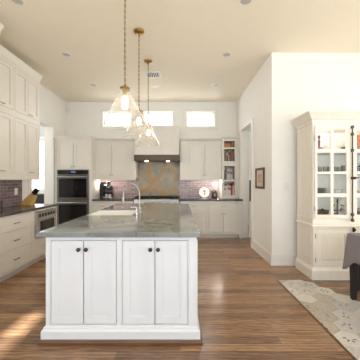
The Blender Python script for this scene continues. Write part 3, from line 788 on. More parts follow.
for k in range(32):
    a = 2 * PI * k / 32
    r0, r1 = 0.083, 0.087
lathe(bm, [(0.088, 0.0118), (0.092, 0.0128), (0.092, 0.0134), (0.088, 0.0124)], (0, 0, 0), 32, cap=False, axis='Y'); obj('rim_line', bm, M['red'], p)
t = thing('canister', 'dark glazed canister right of the white plate on the back counter', 'canister', (0.87, 6.33, 0.9305))
bm = bmesh.new(); lathe(bm, [(0.05, 0), (0.07, 0.02), (0.074, 0.09), (0.066, 0.14), (0.05, 0.16)]); obj('canister_body', bm, M['dark_ceramic'], t, smooth=True)
bm = bmesh.new(); lathe(bm, [(0.052, 0.161), (0.05, 0.175), (0.03, 0.19), (0.012, 0.195), (0.014, 0.215), (0.004, 0.22)]); obj('lid', bm, M['dark_ceramic'], t, smooth=True)
obj('label_patch', B((-0.022, 0.022, -0.0775, -0.0745, 0.04, 0.12)), M['grey_ceramic'], t)
bm = bmesh.new(); tube(bm, [(-0.07, 0, 0.1), (-0.11, 0, 0.12), (-0.11, 0, 0.17), (-0.06, 0, 0.15)], 0.007); obj('handle', bm, M['dark_ceramic'], t, smooth=True)
t = thing('outlet_plate', 'white outlet plate on the tiles above the dark canister', 'outlet', (0.90, BACK - 0.0125, 1.28))
obj('cover_plate', B((-0.055, 0.055, -0.006, 0, -0.045, 0.045)), M['plastic'], t, bevel=0.002)
for s in (-0.03, 0.012): obj('socket', B((s, s + 0.02, -0.008, -0.0061, -0.02, 0.02)), M['grey_ceramic'], t)

# espresso-style chrome machine beside the ovens
t = thing('espresso_machine', 'chrome and black espresso machine on the counter beside the ovens', 'coffee machine', (-1.86, 6.18, 0.9305))
obj('machine_body', B((-0.13, -0.05, 0.0, 0.26, 0.0, 0.40), (-0.05, 0.15, 0.17, 0.26, 0.0, 0.3)), M['black'], t, bevel=0.008)
obj('drip_tray', B((-0.048, 0.16, -0.02, 0.165, 0.0, 0.05)), M['chrome'], t, bevel=0.004)
obj('group_head', B((-0.048, 0.14, 0.02, 0.168, 0.30, 0.33), (0.02, 0.1, 0.04, 0.14, 0.255, 0.30)), M['chrome'], t, bevel=0.006)
bm = bmesh.new(); tube(bm, [(0.06, 0.05, 0.27), (0.06, -0.08, 0.262)], 0.013); obj('portafilter_handle', bm, M['black'], t, smooth=True)
obj('cup_rail', B((-0.13, 0.16, -0.005, 0.005, 0.345, 0.36), (0.15, 0.16, 0.0051, 0.26, 0.345, 0.36), (-0.13, 0.16, 0.262, 0.27, 0.345, 0.36)), M['chrome'], t)
obj('cup_tray', B((-0.048, 0.17, -0.015, 0.16, 0.175, 0.19)), M['chrome'], t)
for i, (x, lab) in enumerate(((0.02, 'left'), (0.10, 'right'))):
    c = thing('espresso_cup', 'small white cup on the %s of the espresso machine tray' % lab, 'cup', (-1.86 + x, 6.25, 0.9305 + 0.0505))
    bm = bmesh.new(); lathe(bm, [(0.018, 0), (0.02, 0.004), (0.032, 0.05), (0.029, 0.05), (0.018, 0.008), (0.001, 0.007)], seg=14); obj('cup_body', bm, M['white_ceramic'], c, smooth=True)
    bm = bmesh.new(); tube(bm, [(0.027, 0, 0.012), (0.045, 0, 0.018), (0.045, 0, 0.038), (0.031, 0, 0.044)], 0.004); obj('handle', bm, M['white_ceramic'], c, smooth=True)
t = thing('stand_mixer_jar', 'black lidded jar on top of the espresso machine', 'jar', (-1.79, 6.27, 1.2915)); t.name = 'coffee_jar'
bm = bmesh.new(); lathe(bm, [(0.03, 0), (0.045, 0.015), (0.045, 0.07), (0.03, 0.08)]); obj('jar_body', bm, M['black'], t, smooth=True)
bm = bmesh.new(); lathe(bm, [(0.032, 0.081), (0.03, 0.095), (0.01, 0.1)]); obj('lid', bm, M['chrome'], t, smooth=True)
t.location.z = 0.9305 + 0.331

# ------------------------------------------------------------------ island
IX0, IX1, IY0, IY1 = -1.13, 0.14, 2.105, 4.67
t = thing('kitchen_island', 'white panelled kitchen island with four shaker doors facing us', 'kitchen island', ((IX0 + IX1) / 2, IY0, 0))
h = (IX1 - IX0) / 2; L = IY1 - IY0
s = 119.0
u = lambda px: (px - 180) / s - (IX0 + IX1) / 2; v = lambda py: CAMZ - (py - 181) / s
drs = [(u(50.4), u(83.4), v(324.8), v(240.3)), (u(83.4), u(116.5), v(324.8), v(240.3)), (u(121.7), u(155), v(324.8), v(240.3)), (u(155), u(188.3), v(324.8), v(240.3))]
ZT = 0.893
bm = bmesh.new(); cells(-h, h, 0.045, ZT, drs, 0, 0.021, bm)
box(bm, -h, h, 0.021, 0.95, 0.045, ZT)                  # carcass split round the sink
box(bm, 0.13, h, 0.95, 1.68, 0.045, ZT); box(bm, -h, 0.13, 0.95, 1.68, 0.045, 0.62); box(bm, -h, h, 1.68, L, 0.045, ZT)
obj('cabinet_body', bm, M['white'], t)
for i, d in enumerate(drs):
    o = obj('door', shaker(*d, st=0.056), M['white'], t)
    kb = bmesh.new(); knob(kb, d[1] - 0.037 if i % 2 == 0 else d[0] + 0.027, 0.0, v(249.3), 0.017); obj('knob', kb, M['bronze'], o, smooth=True)
pb = bmesh.new()
def ring_band(bm, x0, x1, y0, y1, prof):
    loft(bm, [[(x0 - o_, y0 - o_, z), (x1 + o_, y0 - o_, z), (x1 + o_, y1 + o_, z), (x0 - o_, y1 + o_, z)] for o_, z in prof])
ring_band(pb, -h, h, 0, L, [(0.028, 0.043), (0.028, 0.105), (0.014, 0.125), (0.014, 0.132), (0.001, 0.14)])
obj('plinth', pb, M['white'], t)
sb = bmesh.new(); ring_band(sb, -h, h, 0, L, [(0.045, 0.001), (0.045, 0.025), (0.034, 0.042)])
obj('shoe_moulding', sb, M['stain'], t)
# side panels in relief
for sx in (-1, 1):
    pm = bmesh.new()
    for y0, y1 in ((0.06, 0.9), (1.74, 2.28)) if sx < 0 else ((0.06, 0.8), (0.84, 1.55), (1.6, 2.28)):
        for b in ((y0, y0 + 0.05, 0.2, 0.84), (y1 - 0.05, y1, 0.2, 0.84), (y0 + 0.05, y1 - 0.05, 0.2, 0.25), (y0 + 0.05, y1 - 0.05, 0.79, 0.84)):
            a = sorted((sx * h, sx * (h + 0.012))); box(pm, a[0], a[1], b[0], b[1], b[2], b[3])
    obj('side_panel_moulding', pm, M['white'], t)
# stone top with the sink notch open to the left
CT0, CT1 = 0.8935, 0.935
ZX0, ZX1, ZY0, ZY1 = -1.185, 0.163, 2.062, 4.71
SKX1, SKY0, SKY1 = -0.60, 3.10, 3.74
bm = bmesh.new()
pts = [(ZX0, ZY0), (ZX1, ZY0), (ZX1, ZY1), (ZX0, ZY1), (ZX0, SKY1), (SKX1, SKY1), (SKX1, SKY0), (ZX0, SKY0)]
lo = [bm.verts.new((x, y, CT0)) for x, y in pts]; hi = [bm.verts.new((x, y, CT1)) for x, y in pts]
bm.faces.new(lo); bm.faces.new(hi)
for i in range(8): bm.faces.new((lo[i], lo[(i + 1) % 8], hi[(i + 1) % 8], hi[i]))
o = obj('island_countertop', bm, M['quartzite'], bevel=0.006); tag(o, 'polished green-grey stone top of the island', 'countertop')
# apron sink
t = thing('farmhouse_sink', 'white apron-front sink let into the island top', 'sink', ((ZX0 + SKX1) / 2, (SKY0 + SKY1) / 2, 0.66))
a, b = (SKX1 - ZX0) / 2 - 0.004, (SKY1 - SKY0) / 2 - 0.004
bm = bmesh.new(); 
loft(bm, [[(-a - 0.02, -b, 0), (a, -b, 0), (a, b, 0), (-a - 0.02, b, 0)], [(-a - 0.02, -b, 0.262), (a, -b, 0.262), (a, b, 0.262), (-a - 0.02, b, 0.262)],
          [(-a + 0.02, -b + 0.03, 0.262), (a - 0.03, -b + 0.03, 0.262), (a - 0.03, b - 0.03, 0.262), (-a + 0.02, b - 0.03, 0.262)],
          [(-a + 0.03, -b + 0.04, 0.03), (a - 0.04, -b + 0.04, 0.03), (a - 0.04, b - 0.04, 0.03), (-a + 0.03, b - 0.04, 0.03)]])
obj('basin', bm, M['white_ceramic'], t, bevel=0.006)
bm = bmesh.new(); lathe(bm, [(0.045, 0.0305), (0.045, 0.033), (0.02, 0.034)], (0, 0, 0)); obj('drain', bm, M['chrome'], t)
# faucet
t = thing('kitchen_faucet', 'tall chrome gooseneck faucet on the island beside the sink', 'faucet', (-0.555, 3.42, CT1 + 0.0005))
bm = bmesh.new(); lathe(bm, [(0.03, 0), (0.03, 0.01), (0.02, 0.02), (0.018, 0.07)]); obj('faucet_base', bm, M['nickel'], t, smooth=True)
bm = bmesh.new(); pp = [(0, 0, 0.071), (0, 0, 0.24)] + [(-0.11 + 0.11 * math.cos(R(a_)), 0, 0.24 + 0.145 * math.sin(R(a_))) for a_ in range(15, 181, 15)] + [(-0.222, 0, 0.2)]
tube(bm, pp, 0.0095, 10); sp_ = obj('spout', bm, M['nickel'], t, smooth=True)
bm = bmesh.new(); lathe(bm, [(0.017, 0.13), (0.019, 0.15), (0.016, 0.199)], (-0.2225, 0, 0)); obj('spray_head', bm, M['nickel'], sp_, smooth=True)
bm = bmesh.new(); tube(bm, [(0.018, 0, 0.05), (0.05, 0, 0.06), (0.085, -0.01, 0.09)], 0.007); obj('lever', bm, M['nickel'], t, smooth=True)
t = thing('soap_dispenser', 'small chrome soap pump beside the island faucet', 'soap dispenser', (-0.555, 3.20, CT1 + 0.0005))
bm = bmesh.new(); lathe(bm, [(0.02, 0), (0.02, 0.008), (0.01, 0.015), (0.01, 0.07)]); obj('pump_body', bm, M['chrome'], t, smooth=True)
bm = bmesh.new(); tube(bm, [(0, 0, 0.071), (0, 0, 0.085), (-0.05, 0, 0.09), (-0.07, 0, 0.082)], 0.006); obj('nozzle', bm, M['chrome'], t, smooth=True)

# ------------------------------------------------------------------ pendants
def pendant(x, y, label):
    t = thing('pendant_light', label, 'pendant light', (x, y, CEIL - 0.0005), 0)
    bm = bmesh.new(); lathe(bm, [(0.072, 0), (0.072, -0.012), (0.06, -0.03), (0.018, -0.036), (0.014, -0.06)], seg=24); obj('canopy', bm, M['brass'], t, smooth=True)
    bm = bmesh.new(); n = 34; top = -0.062; bot = -1.065; st = (top - bot) / n
    for k in range(n): torus_link(bm, (0, 0, top - st * (k + 0.5)), st * 0.62, 0.0085, 0.0028, (k % 2) * PI / 2 + 0.4)
    obj('chain', bm, M['brass'], t, smooth=True)
    bm = bmesh.new(); tube(bm, [(0.002, 0.002, top), (-0.002, 0.001, -0.6), (0.001, -0.002, bot)], 0.0025, 5); obj('cord', bm, M['brass'], t, smooth=True)
    bm = bmesh.new(); lathe(bm, [(0.010, -1.067), (0.014, -1.08), (0.018, -1.10), (0.052, -1.104), (0.052, -1.112), (0.022, -1.115), (0.022, -1.15), (0.001, -1.151)], seg=24); cp_ = obj('cap', bm, M['brass'], t, smooth=True)
    bm = bmesh.new(); prof = [(0.040, -1.1135), (0.046, -1.125), (0.052, -1.14), (0.196, -1.44), (0.207, -1.470), (0.208, -1.478)]
    lathe(bm, prof, seg=48, cap=False)
    sh = obj('glass_shade', bm, M['glass'], t, smooth=True, solid=0.004)
    bm = bmesh.new(); tor = [(0.208 + 0.005 * math.cos(a_), -1.479 + 0.005 * math.sin(a_)) for a_ in [2 * PI * i / 8 for i in range(9)]]
    lathe(bm, tor, seg=48, cap=False); obj('shade_rim', bm, M['glass'], sh, smooth=True)
    bm = bmesh.new(); lathe(bm, [(0.019, -1.1515), (0.019, -1.185), (0.015, -1.19)], seg=16); sk_ = obj('socket', bm, M['brass'], t, smooth=True)
    bm = bmesh.new(); lathe(bm, [(0.013, -1.191), (0.018, -1.20), (0.032, -1.23), (0.034, -1.25), (0.026, -1.275), (0.002, -1.287)], seg=18); obj('bulb', bm, M['bulb'], t, smooth=True)
    point('pendant_lamp', (x, y, CEIL - 1.33), 5, (1, 0.84, 0.64), 0.03)
    return t
pendant(-0.57, 2.59, 'nearest clear-glass cone pendant on a brass chain')
pendant(-0.566, 3.45, 'middle clear-glass cone pendant over the island')
pendant(-0.547, 4.31, 'farthest clear-glass cone pendant, in front of the hood')

# ------------------------------------------------------------------ ceiling fittings
def can(x, y, label):
    t = thing('recessed_light', label, 'ceiling light', (x, y, CEIL), 0)
    bm = bmesh.new(); lathe(bm, [(0.085, -0.0005), (0.085, -0.006), (0.062, -0.008), (0.062, -0.0012)], seg=24, cap=False); obj('trim_ring', bm, M['plastic'], t, smooth=True)
    bm = bmesh.new(); lathe(bm, [(0.06, -0.001), (0.06, -0.003), (0.03, -0.0045)], seg=20); obj('lens', bm, M['can_glow'], t)
can(-1.87, 2.87, 'recessed ceiling light at the top left edge of the photo')
can(-1.865, 4.09, 'recessed ceiling light above the aisle left of the island')
can(-1.87, 5.39, 'recessed ceiling light on the left, in front of the ovens')
can(-0.535, 5.45, 'recessed ceiling light in front of the hood')
can(0.76, 5.39, 'recessed ceiling light on the right, nearest the back wall')
can(0.765, 4.09, 'recessed ceiling light on the right of the island, second from the back wall')
can(0.755, 2.87, 'recessed ceiling light at the top edge, right of centre')
t = thing('ceiling_vent', 'white louvred air vent in the ceiling by the far pendant', 'vent', (-0.52, 4.86, CEIL))
obj('vent_frame', B((-0.15, 0.15, -0.15, -0.115, -0.012, -0.0005), (-0.15, 0.15, 0.115, 0.15, -0.012, -0.0005), (-0.15, -0.12, -0.115, 0.115, -0.012, -0.0005), (0.12, 0.15, -0.115, 0.115, -0.012, -0.0005)), M['plastic'], t)
obj('duct', B((-0.12, 0.12, -0.115, 0.115, -0.002, -0.0005)), M['vent_dark'], t)
bm = bmesh.new()
for k in range(7): box(bm, -0.105 + k * 0.035 - 0.006, -0.105 + k * 0.035 + 0.004, -0.114, 0.114, -0.011, -0.0022)
obj('louvre', bm, M['plastic'], t)
t = thing('motion_sensor', 'small white sensor high in the back left corner', 'sensor', (-2.93, BACK - 0.001, 3.20))
obj('sensor_body', B((-0.035, 0.035, -0.05, 0, -0.055, 0.055)), M['plastic'], t, bevel=0.012)
bm = bmesh.new(); lathe(bm, [(0.018, 0.0505), (0.014, 0.056), (0.004, 0.058)], (0, 0, -0.012), 12, axis='Y'); obj('lens', bm, M['white_ceramic'], t, smooth=True)

# ------------------------------------------------------------------ right wall: picture, switch
t = thing('picture_frame', 'small dark wood framed print on the wall beside the doorway', 'picture', (RIGHT - 0.001, 4.60, 1.41), R(-90))
obj('frame', B((-0.24, -0.20, -0.025, 0, -0.19, 0.19), (0.20, 0.24, -0.025, 0, -0.19, 0.19), (-0.20, 0.20, -0.025, 0, 0.15, 0.19), (-0.20, 0.20, -0.025, 0, -0.19, -0.15)), M['frame'], t, bevel=0.003)
obj('mat_board', B((-0.1995, 0.1995, -0.008, -0.001, -0.1495, 0.1495)), mat('picture_mat', srgb(214, 200, 186), 0.8), t)
obj('print', B((-0.12, 0.12, -0.0095, -0.0082, -0.08, 0.08)), mat('faded_print', srgb(196, 168, 156), 0.8, var=0.3, scale=14), t)
t = thing('light_switch', 'white switch plate on the wall between the corner and the hutch', 'switch', (1.71, DIN - 0.001, 1.27))
obj('cover_plate', B((-0.04, 0.04, -0.006, 0, -0.06, 0.06)), M['plastic'], t, bevel=0.002); obj('rocker', B((-0.014, 0.014, -0.010, -0.0061, -0.03, 0.03)), M['plastic'], t, bevel=0.002)

# ------------------------------------------------------------------ hutch
HXC = 2.362
t = thing('display_hutch', 'cream painted glass-door hutch against the dining wall', 'hutch', (HXC, 3.45, 0))
hw = 0.525; D = 0.47
bm = bmesh.new()
cells(-hw, hw, 0.17, 0.72, [(-0.49, -0.004, 0.175, 0.695), (0.004, 0.49, 0.175, 0.695)], 0, 0.025, bm)
box(bm, -hw, hw, 0.025, D, 0.17, 0.72)
obj('base_case', bm, M['hutch'], t)
bm = bmesh.new(); moulding(bm, -hw, hw, 0, D, [(0.026, 0.001), (0.026, 0.125), (0.014, 0.15), (0.003, 0.169)]); obj('plinth', bm, M['hutch'], t)
bm = bmesh.new(); moulding(bm, -hw, hw, 0, D, [(0.002, 0.7205), (0.022, 0.725), (0.026, 0.74), (0.02, 0.752), (0.006, 0.762)]); obj('waist_moulding', bm, M['hutch'], t)
def raised(x0, x1, z0, z1, st=0.065):
    bm = shaker(x0, x1, z0, z1, st, 0.003)
    ix0, ix1, iz0, iz1 = x0 + st + 0.016, x1 - st - 0.016, z0 + st + 0.016, z1 - st - 0.016
    q = 0.022
    loft(bm, [[(ix0, 0.0112, iz0), (ix1, 0.0112, iz0), (ix1, 0.0112, iz1), (ix0, 0.0112, iz1)], [(ix0 + q, 0.003, iz0 + q), (ix1 - q, 0.003, iz0 + q), (ix1 - q, 0.003, iz1 - q), (ix0 + q, 0.003, iz1 - q)]])
    return bm
for x0, x1, k in ((-0.49, -0.004, -1), (0.004, 0.49, 1)):
    d_ = obj('base_door', raised(x0, x1, 0.175, 0.695), M['hutch'], t)
    hg = bmesh.new()
    for z in (0.27, 0.6): tube(hg, [(k * 0.492, -0.006, z - 0.03), (k * 0.492, -0.006, z + 0.03)], 0.006)
    obj('hinge', hg, M['nickel'], d_)
bm = bmesh.new(); lathe(bm, [(0.012, 0), (0.01, 0.012), (0.02, 0.03), (0.012, 0.04)], (0.03, -0.0005, 0.69), 12, axis='Y'); box(bm, 0.018, 0.042, -0.012, -0.0006, 0.655, 0.725); obj('latch', bm, M['iron'], t)
# upper case: open box with back, sides and shelves
U0 = 0.765; U1 = 2.16; y0 = 0.015
bm = bmesh.new()
box(bm, -hw, -hw + 0.03, y0, D, U0, U1); box(bm, hw - 0.03, hw, y0, D, U0, U1); box(bm, -hw + 0.03, hw - 0.03, y0, D, U0, U0 + 0.075); box(bm, -hw + 0.03, hw - 0.03, y0, D, U1 - 0.05, U1)
obj('upper_case', bm, M['hutch'], t)
obj('back_panel', B((-hw + 0.031, hw - 0.031, D - 0.02, D, U0 + 0.076, U1 - 0.051)), M['hutch_in'], t)
SH = (1.15, 1.457, 1.765)
for z in SH: obj('shelf', B((-hw + 0.031, hw - 0.031, 0.06, D - 0.021, z, z + 0.02)), M['hutch_in'], t)
bm = bmesh.new(); moulding(bm, -hw, hw, y0, D, [(0.004, U1 + 0.0005), (0.014, U1 + 0.004), (0.014, U1 + 0.04), (0.03, U1 + 0.05), (0.085, U1 + 0.12), (0.098, U1 + 0.125), (0.098, U1 + 0.15)]); obj('crown_moulding', bm, M['hutch'], t)
rows = [(0.895, 1.14), (1.19, 1.455), (1.49, 1.75), (1.80, 2.07)]
for k in (-1, 1):
    x0, x1 = (-0.50, -0.003) if k < 0 else (0.003, 0.50)
    cols_ = [(-0.473, -0.29), (-0.25, -0.07)] if k < 0 else [(0.07, 0.25), (0.29, 0.473)]
    holes = [(a_, b_, c_, d2) for a_, b_ in cols_ for c_, d2 in rows]
    bm = bmesh.new(); cells(x0, x1, 0.845, 2.12, holes, -0.012, 0.0145, bm)
    d_ = obj('glass_door', bm, M['hutch'], t)
    gb = bmesh.new()
    for a_, b_, c_, d2 in holes: box(gb, a_ - 0.0, b_ + 0.0, 0.004, 0.007, c_, d2)
    obj('pane', gb, M['hutch_glass'], d_)
    hg = bmesh.new()
    for z in (0.98, 1.95): tube(hg, [(k * 0.507, -0.012, z - 0.035), (k * 0.507, -0.012, z + 0.035)], 0.006)
    obj('hinge', hg, M['nickel'], d_)
bm = bmesh.new(); tube(bm, [(0.0, -0.03, 0.80), (0.0, -0.03, 2.12)], 0.008, 8)
for z in (0.82, 0.9, 1.4, 1.78, 2.0, 2.1): box(bm, -0.014, 0.014, -0.042, -0.0125, z - 0.018, z + 0.018)
bo = obj('cremone_bolt', bm, M['rust_iron'], t)
bm = bmesh.new(); lathe(bm, [(0.011, 0.0425), (0.009, 0.06), (0.02, 0.07), (0.014, 0.085)], (0, 0, 1.4), 12, axis='Y'); tube(bm, [(0.0, -0.06, 1.4), (0.055, -0.062, 1.405)], 0.008); obj('bolt_handle', bm, M['iron'], bo)
# side panels
for k in (-1, 1):
    sb = bmesh.new()
    for z0, z1, ya, yb in ((0.2, 0.69, 0.05, 0.42), (0.83, 2.1, 0.05, 0.42)):
        for b_ in ((ya, ya + 0.012, z0, z1), (yb - 0.012, yb, z0, z1), (ya + 0.012, yb - 0.012, z0, z0 + 0.012), (ya + 0.012, yb - 0.012, z1 - 0.012, z1)):
            a_ = sorted((k * hw, k * (hw + 0.008))); box(sb, a_[0], a_[1], *b_)
    obj('side_panel_moulding', sb, M['hutch'], t)
for sx in (-0.27, 0.27):  # pucks and point lights added to brighten the hutch interior
    bm = bmesh.new(); lathe(bm, [(0.03, U1 - 0.0505), (0.03, U1 - 0.06), (0.02, U1 - 0.062)], (sx, 0.14, 0), 14)
    obj('added_puck', bm, M['can_glow'], t); point('hutch_fill', (HXC + sx, 3.45 + 0.14, U1 - 0.085), 1.6, (1, 0.9, 0.76), 0.02)
# contents: helper puts lathe dishes on the shelves (z of shelf top)
Z = {1: SH[2] + 0.0205, 2: SH[1] + 0.0205, 3: SH[0] + 0.0205, 4: U0 + 0.0765}
def dish(name, label, cat, x, y, z, prof, m, group=None, handle=None, extra=None):
    t = thing(name, label, cat, (HXC + x + 0.07, 3.45 + y, z), 0, group)
    bm = bmesh.new(); lathe(bm, prof, seg=18); obj(name + '_body', bm, M[m], t, smooth=True)
    if handle:
        bm = bmesh.new(); tube(bm, handle, 0.005, 6); obj('handle', bm, M[m], t, smooth=True)
    return t
CUP = [(0.022, 0), (0.026, 0.004), (0.034, 0.06), (0.031, 0.06), (0.023, 0.008), (0.001, 0.007)]
HND = [(0.031, 0, 0.015), (0.048, 0, 0.02), (0.048, 0, 0.04), (0.034, 0, 0.05)]
t = thing('figurine', 'slim mauve-brown figurine at the left of the hutch top shelf', 'figurine', (HXC - 0.365, 3.59, Z[1]))
bm = bmesh.new(); lathe(bm, [(0.024, 0), (0.02, 0.02), (0.016, 0.09), (0.02, 0.15), (0.009, 0.175)]); obj('figurine_body', bm, mat('mauve_glaze', srgb(120, 84, 86), 0.4), t, smooth=True)
bm = bmesh.new(); lathe(bm, [(0.008, 0.1755), (0.02, 0.195), (0.018, 0.22), (0.004, 0.235)]); obj('figurine_head', bm, mat('dark_mauve_glaze', srgb(84, 66, 72), 0.4), t, smooth=True)
dish('cup', 'bright white cup on the hutch top shelf', 'cup', -0.345, 0.11, Z[1], [(q * 1.2, z * 1.5) for q, z in CUP], 'white_ceramic', handle=[(a * 1.2, b, c * 1.5) for a, b, c in HND])
dish('small_bowl', 'tiny grey bowl beside the white cup on the hutch top shelf', 'bowl', -0.42, 0.12, Z[1], [(0.018, 0), (0.036, 0.055), (0.032, 0.055), (0.001, 0.006)], 'grey_ceramic')
dish('small_bowl', 'small brown bowl at the right of the left door, hutch top shelf', 'bowl', -0.095, 0.12, Z[1], [(0.02, 0), (0.04, 0.06), (0.036, 0.06), (0.001, 0.006)], 'pewter')
for i, x in enumerate((-0.43, -0.365, -0.31)):
    dish('cup', 'grey stoneware cup, %s of the row in the left column, second hutch shelf' % ('leftmost', 'middle', 'rightmost')[i], 'cup', x, 0.12, Z[2], [(q * 0.85, z * 1.45) for q, z in CUP], 'grey_ceramic', 'grey cups on the second hutch shelf')
for i, x in enumerate((-0.225, -0.165, -0.1)):
    dish('cup', 'grey stoneware cup, %s of the row in the right column, second hutch shelf' % ('leftmost', 'middle', 'rightmost')[i], 'cup', x, 0.12, Z[2], [(q * (0.85 if i < 2 else 1.05), z * (1.45 if i < 2 else 1.7)) for q, z in CUP], 'grey_ceramic', 'grey cups on the second hutch shelf')
PL = [(0.05, 0), (0.055, 0.003), (0.085, 0.012), (0.083, 0.014), (0.05, 0.006), (0.001, 0.006)]
for i in range(6): dish('saucer', 'pale grey saucer, %s in the stack on the third hutch shelf' % ('bottom one', 'second from bottom', 'third from bottom', 'third from top', 'second from top', 'topmost one')[i], 'saucer', -0.40, 0.17, Z[3] + i * 0.0145, PL, 'grey_ceramic', 'stacked saucers in the hutch')
dish('serving_bowl', 'pale cream bowl beside the saucers on the third hutch shelf', 'bowl', -0.17, 0.17, Z[3], [(0.035, 0), (0.04, 0.006), (0.085, 0.07), (0.081, 0.07), (0.001, 0.01)], 'white_ceramic')
dish('sugar_jar', 'short pale lidded jar behind the saucers on the third hutch shelf', 'jar', -0.37, 0.34, Z[3], [(0.04, 0), (0.045, 0.02), (0.045, 0.1), (0.03, 0.115), (0.008, 0.12), (0.01, 0.135), (0.002, 0.14)], 'white_ceramic')
# fluted grey bowl bottom shelf
t = thing('fluted_bowl', 'tarnished fluted bowl at bottom left behind the hutch glass', 'bowl', (HXC - 0.31, 3.61, Z[4]))
bm = bmesh.new(); rings = []
for r_, z in ((0.03, 0), (0.035, 0.01), (0.07, 0.05), (0.085, 0.10), (0.08, 0.10), (0.06, 0.05), (0.004, 0.02)):
    rings.append([((r_ * (1 + (0.09 if z > 0.02 else 0) * math.cos(8 * a_))) * math.cos(a_), (r_ * (1 + (0.09 if z > 0.02 else 0) * math.cos(8 * a_))) * math.sin(a_), z) for a_ in [2 * PI * k / 48 for k in range(48)]])
loft(bm, rings); obj('bowl_body', bm, M['pewter'], t, smooth=True)
for i, (dx, dz) in enumerate(((-0.025, 0.055), (0.03, 0.055), (0.0, 0.075))):
    s_ = thing('pine_cone', 'brown pine cone in the fluted hutch bowl, %s' % ('at left', 'at right', 'on top')[i], 'pine cone', (HXC - 0.31 + dx, 3.61 + (0.0 if i < 2 else -0.01), Z[4] + dz), 0, 'pine cones in the fluted bowl')
    bm = bmesh.new(); lathe(bm, [(0.004, 0), (0.022, 0.01), (0.02, 0.016), (0.024, 0.022), (0.018, 0.028), (0.02, 0.034), (0.01, 0.044), (0.002, 0.05)], seg=12); obj('cone_body', bm, M['frame'], s_)
# tarnished candelabra with leaves and small white jar
t = thing('candelabra', 'tarnished branching candelabra on the hutch bottom shelf', 'candelabra', (HXC - 0.07, 3.64, Z[4]))
bm = bmesh.new(); lathe(bm, [(0.045, 0), (0.04, 0.012), (0.012, 0.03), (0.01, 0.2), (0.016, 0.21)], seg=14); obj('stem', bm, M['pewter'], t, smooth=True)
for a_ in (-1, 1):
    for k_ in (0.055, 0.08):
        bm = bmesh.new(); tube(bm, [(0, 0, 0.1), (a_ * k_ * 0.5, 0.01, 0.085), (a_ * k_, 0.0, 0.11), (a_ * k_, 0, 0.16 - k_ * 0.2)], 0.006)
        lathe(bm, [(0.008, 0.16 - k_ * 0.2), (0.018, 0.17 - k_ * 0.2), (0.012, 0.19 - k_ * 0.2)], (a_ * k_, 0, 0.001), 10); obj('arm', bm, M['pewter'], t, smooth=True)
bm = bmesh.new(); lathe(bm, [(0.012, 0.2105), (0.009, 0.26), (0.002, 0.265)], seg=10); obj('finial', bm, M['iron'], t)
dish('small_jar', 'little white jar in front of the candelabra in the hutch', 'jar', -0.115, 0.10, Z[4], [(0.018, 0), (0.024, 0.01), (0.024, 0.05), (0.014, 0.065), (0.016, 0.08), (0.002, 0.085)], 'white_ceramic')
dish('small_jar', 'small tarnished pot left of the candelabra in the hutch', 'jar', -0.225, 0.10, Z[4], [(0.02, 0), (0.03, 0.02), (0.028, 0.05), (0.016, 0.06), (0.002, 0.066)], 'pewter')
# behind the right door
t = thing('wooden_bowl', 'orange-brown wooden bowl on its side behind the right hutch door', 'bowl', (HXC + 0.25, 3.72, Z[1]))
bm = bmesh.new(); lathe(bm, [(0.03, 0.0), (0.09, 0.02), (0.13, 0.07), (0.125, 0.075), (0.085, 0.03), (0.001, 0.012)], (0, 0, 0.132), 24, axis='Y'); obj('bowl_body', bm, M['basket'], t, smooth=True)
dish('small_plate', 'small white dish in front of the wooden bowl in the hutch', 'dish', 0.135, 0.10, Z[1], [(0.03, 0), (0.05, 0.012), (0.048, 0.014), (0.001, 0.004)], 'white_ceramic')
dish('teapot', 'dark round teapot on the second shelf behind the right hutch door', 'teapot', 0.14, 0.14, Z[2], [(0.035, 0), (0.06, 0.02), (0.065, 0.05), (0.05, 0.085), (0.02, 0.095), (0.008, 0.1), (0.01, 0.115), (0.002, 0.12)], 'dark_ceramic', handle=[(-0.055, 0, 0.08), (-0.03, 0, 0.13), (0.03, 0, 0.13), (0.055, 0, 0.08)])
dish('cream_bowl', 'yellowish bowl on the third shelf behind the right hutch door', 'bowl', 0.16, 0.14, Z[3], [(0.03, 0), (0.07, 0.05), (0.067, 0.05), (0.001, 0.008)], 'block')
dish('grey_pot', 'grey pot on the bottom shelf behind the right hutch door', 'pot', 0.15, 0.14, Z[4], [(0.03, 0), (0.055, 0.03), (0.06, 0.09), (0.04, 0.12), (0.045, 0.13), (0.04, 0.13), (0.001, 0.1)], 'pewter')

# ------------------------------------------------------------------ dining table, cloth, stool
TX0, TX1, TY0, TY1, TH = 1.955, 2.905, 1.25, 2.90, 0.752
t = thing('dining_table', 'dark dining table under the grey cloth at the right edge', 'table', ((TX0 + TX1) / 2, (TY0 + TY1) / 2, 0))
hx, hy = (TX1 - TX0) / 2, (TY1 - TY0) / 2
obj('tabletop', B((-hx, hx, -hy, hy, TH - 0.03, TH)), M['black_wood'], t, bevel=0.004)
obj('apron', B((-hx + 0.02, hx - 0.02, -hy + 0.02, -hy + 0.04, 0.64, TH - 0.0305), (-hx + 0.02, hx - 0.02, hy - 0.04, hy - 0.02, 0.64, TH - 0.0305), (-hx + 0.02, -hx + 0.04, -hy + 0.041, hy - 0.041, 0.64, TH - 0.0305), (hx - 0.04, hx - 0.02, -hy + 0.041, hy - 0.041, 0.64, TH - 0.0305)), M['black_wood'], t)
for sx in (-1, 1):
    for sy in (-1, 1):
        cx, cy = sx * (hx - 0.034), sy * (hy - 0.034); bm = bmesh.new()
        loft(bm, [[(cx - q, cy - q, z), (cx + q, cy - q, z), (cx + q, cy + q, z), (cx - q, cy + q, z)] for q, z in ((0.024, 0.001), (0.029, 0.35), (0.031, 0.639))])
        obj('leg', bm, M['black_wood'], t, bevel=0.004)
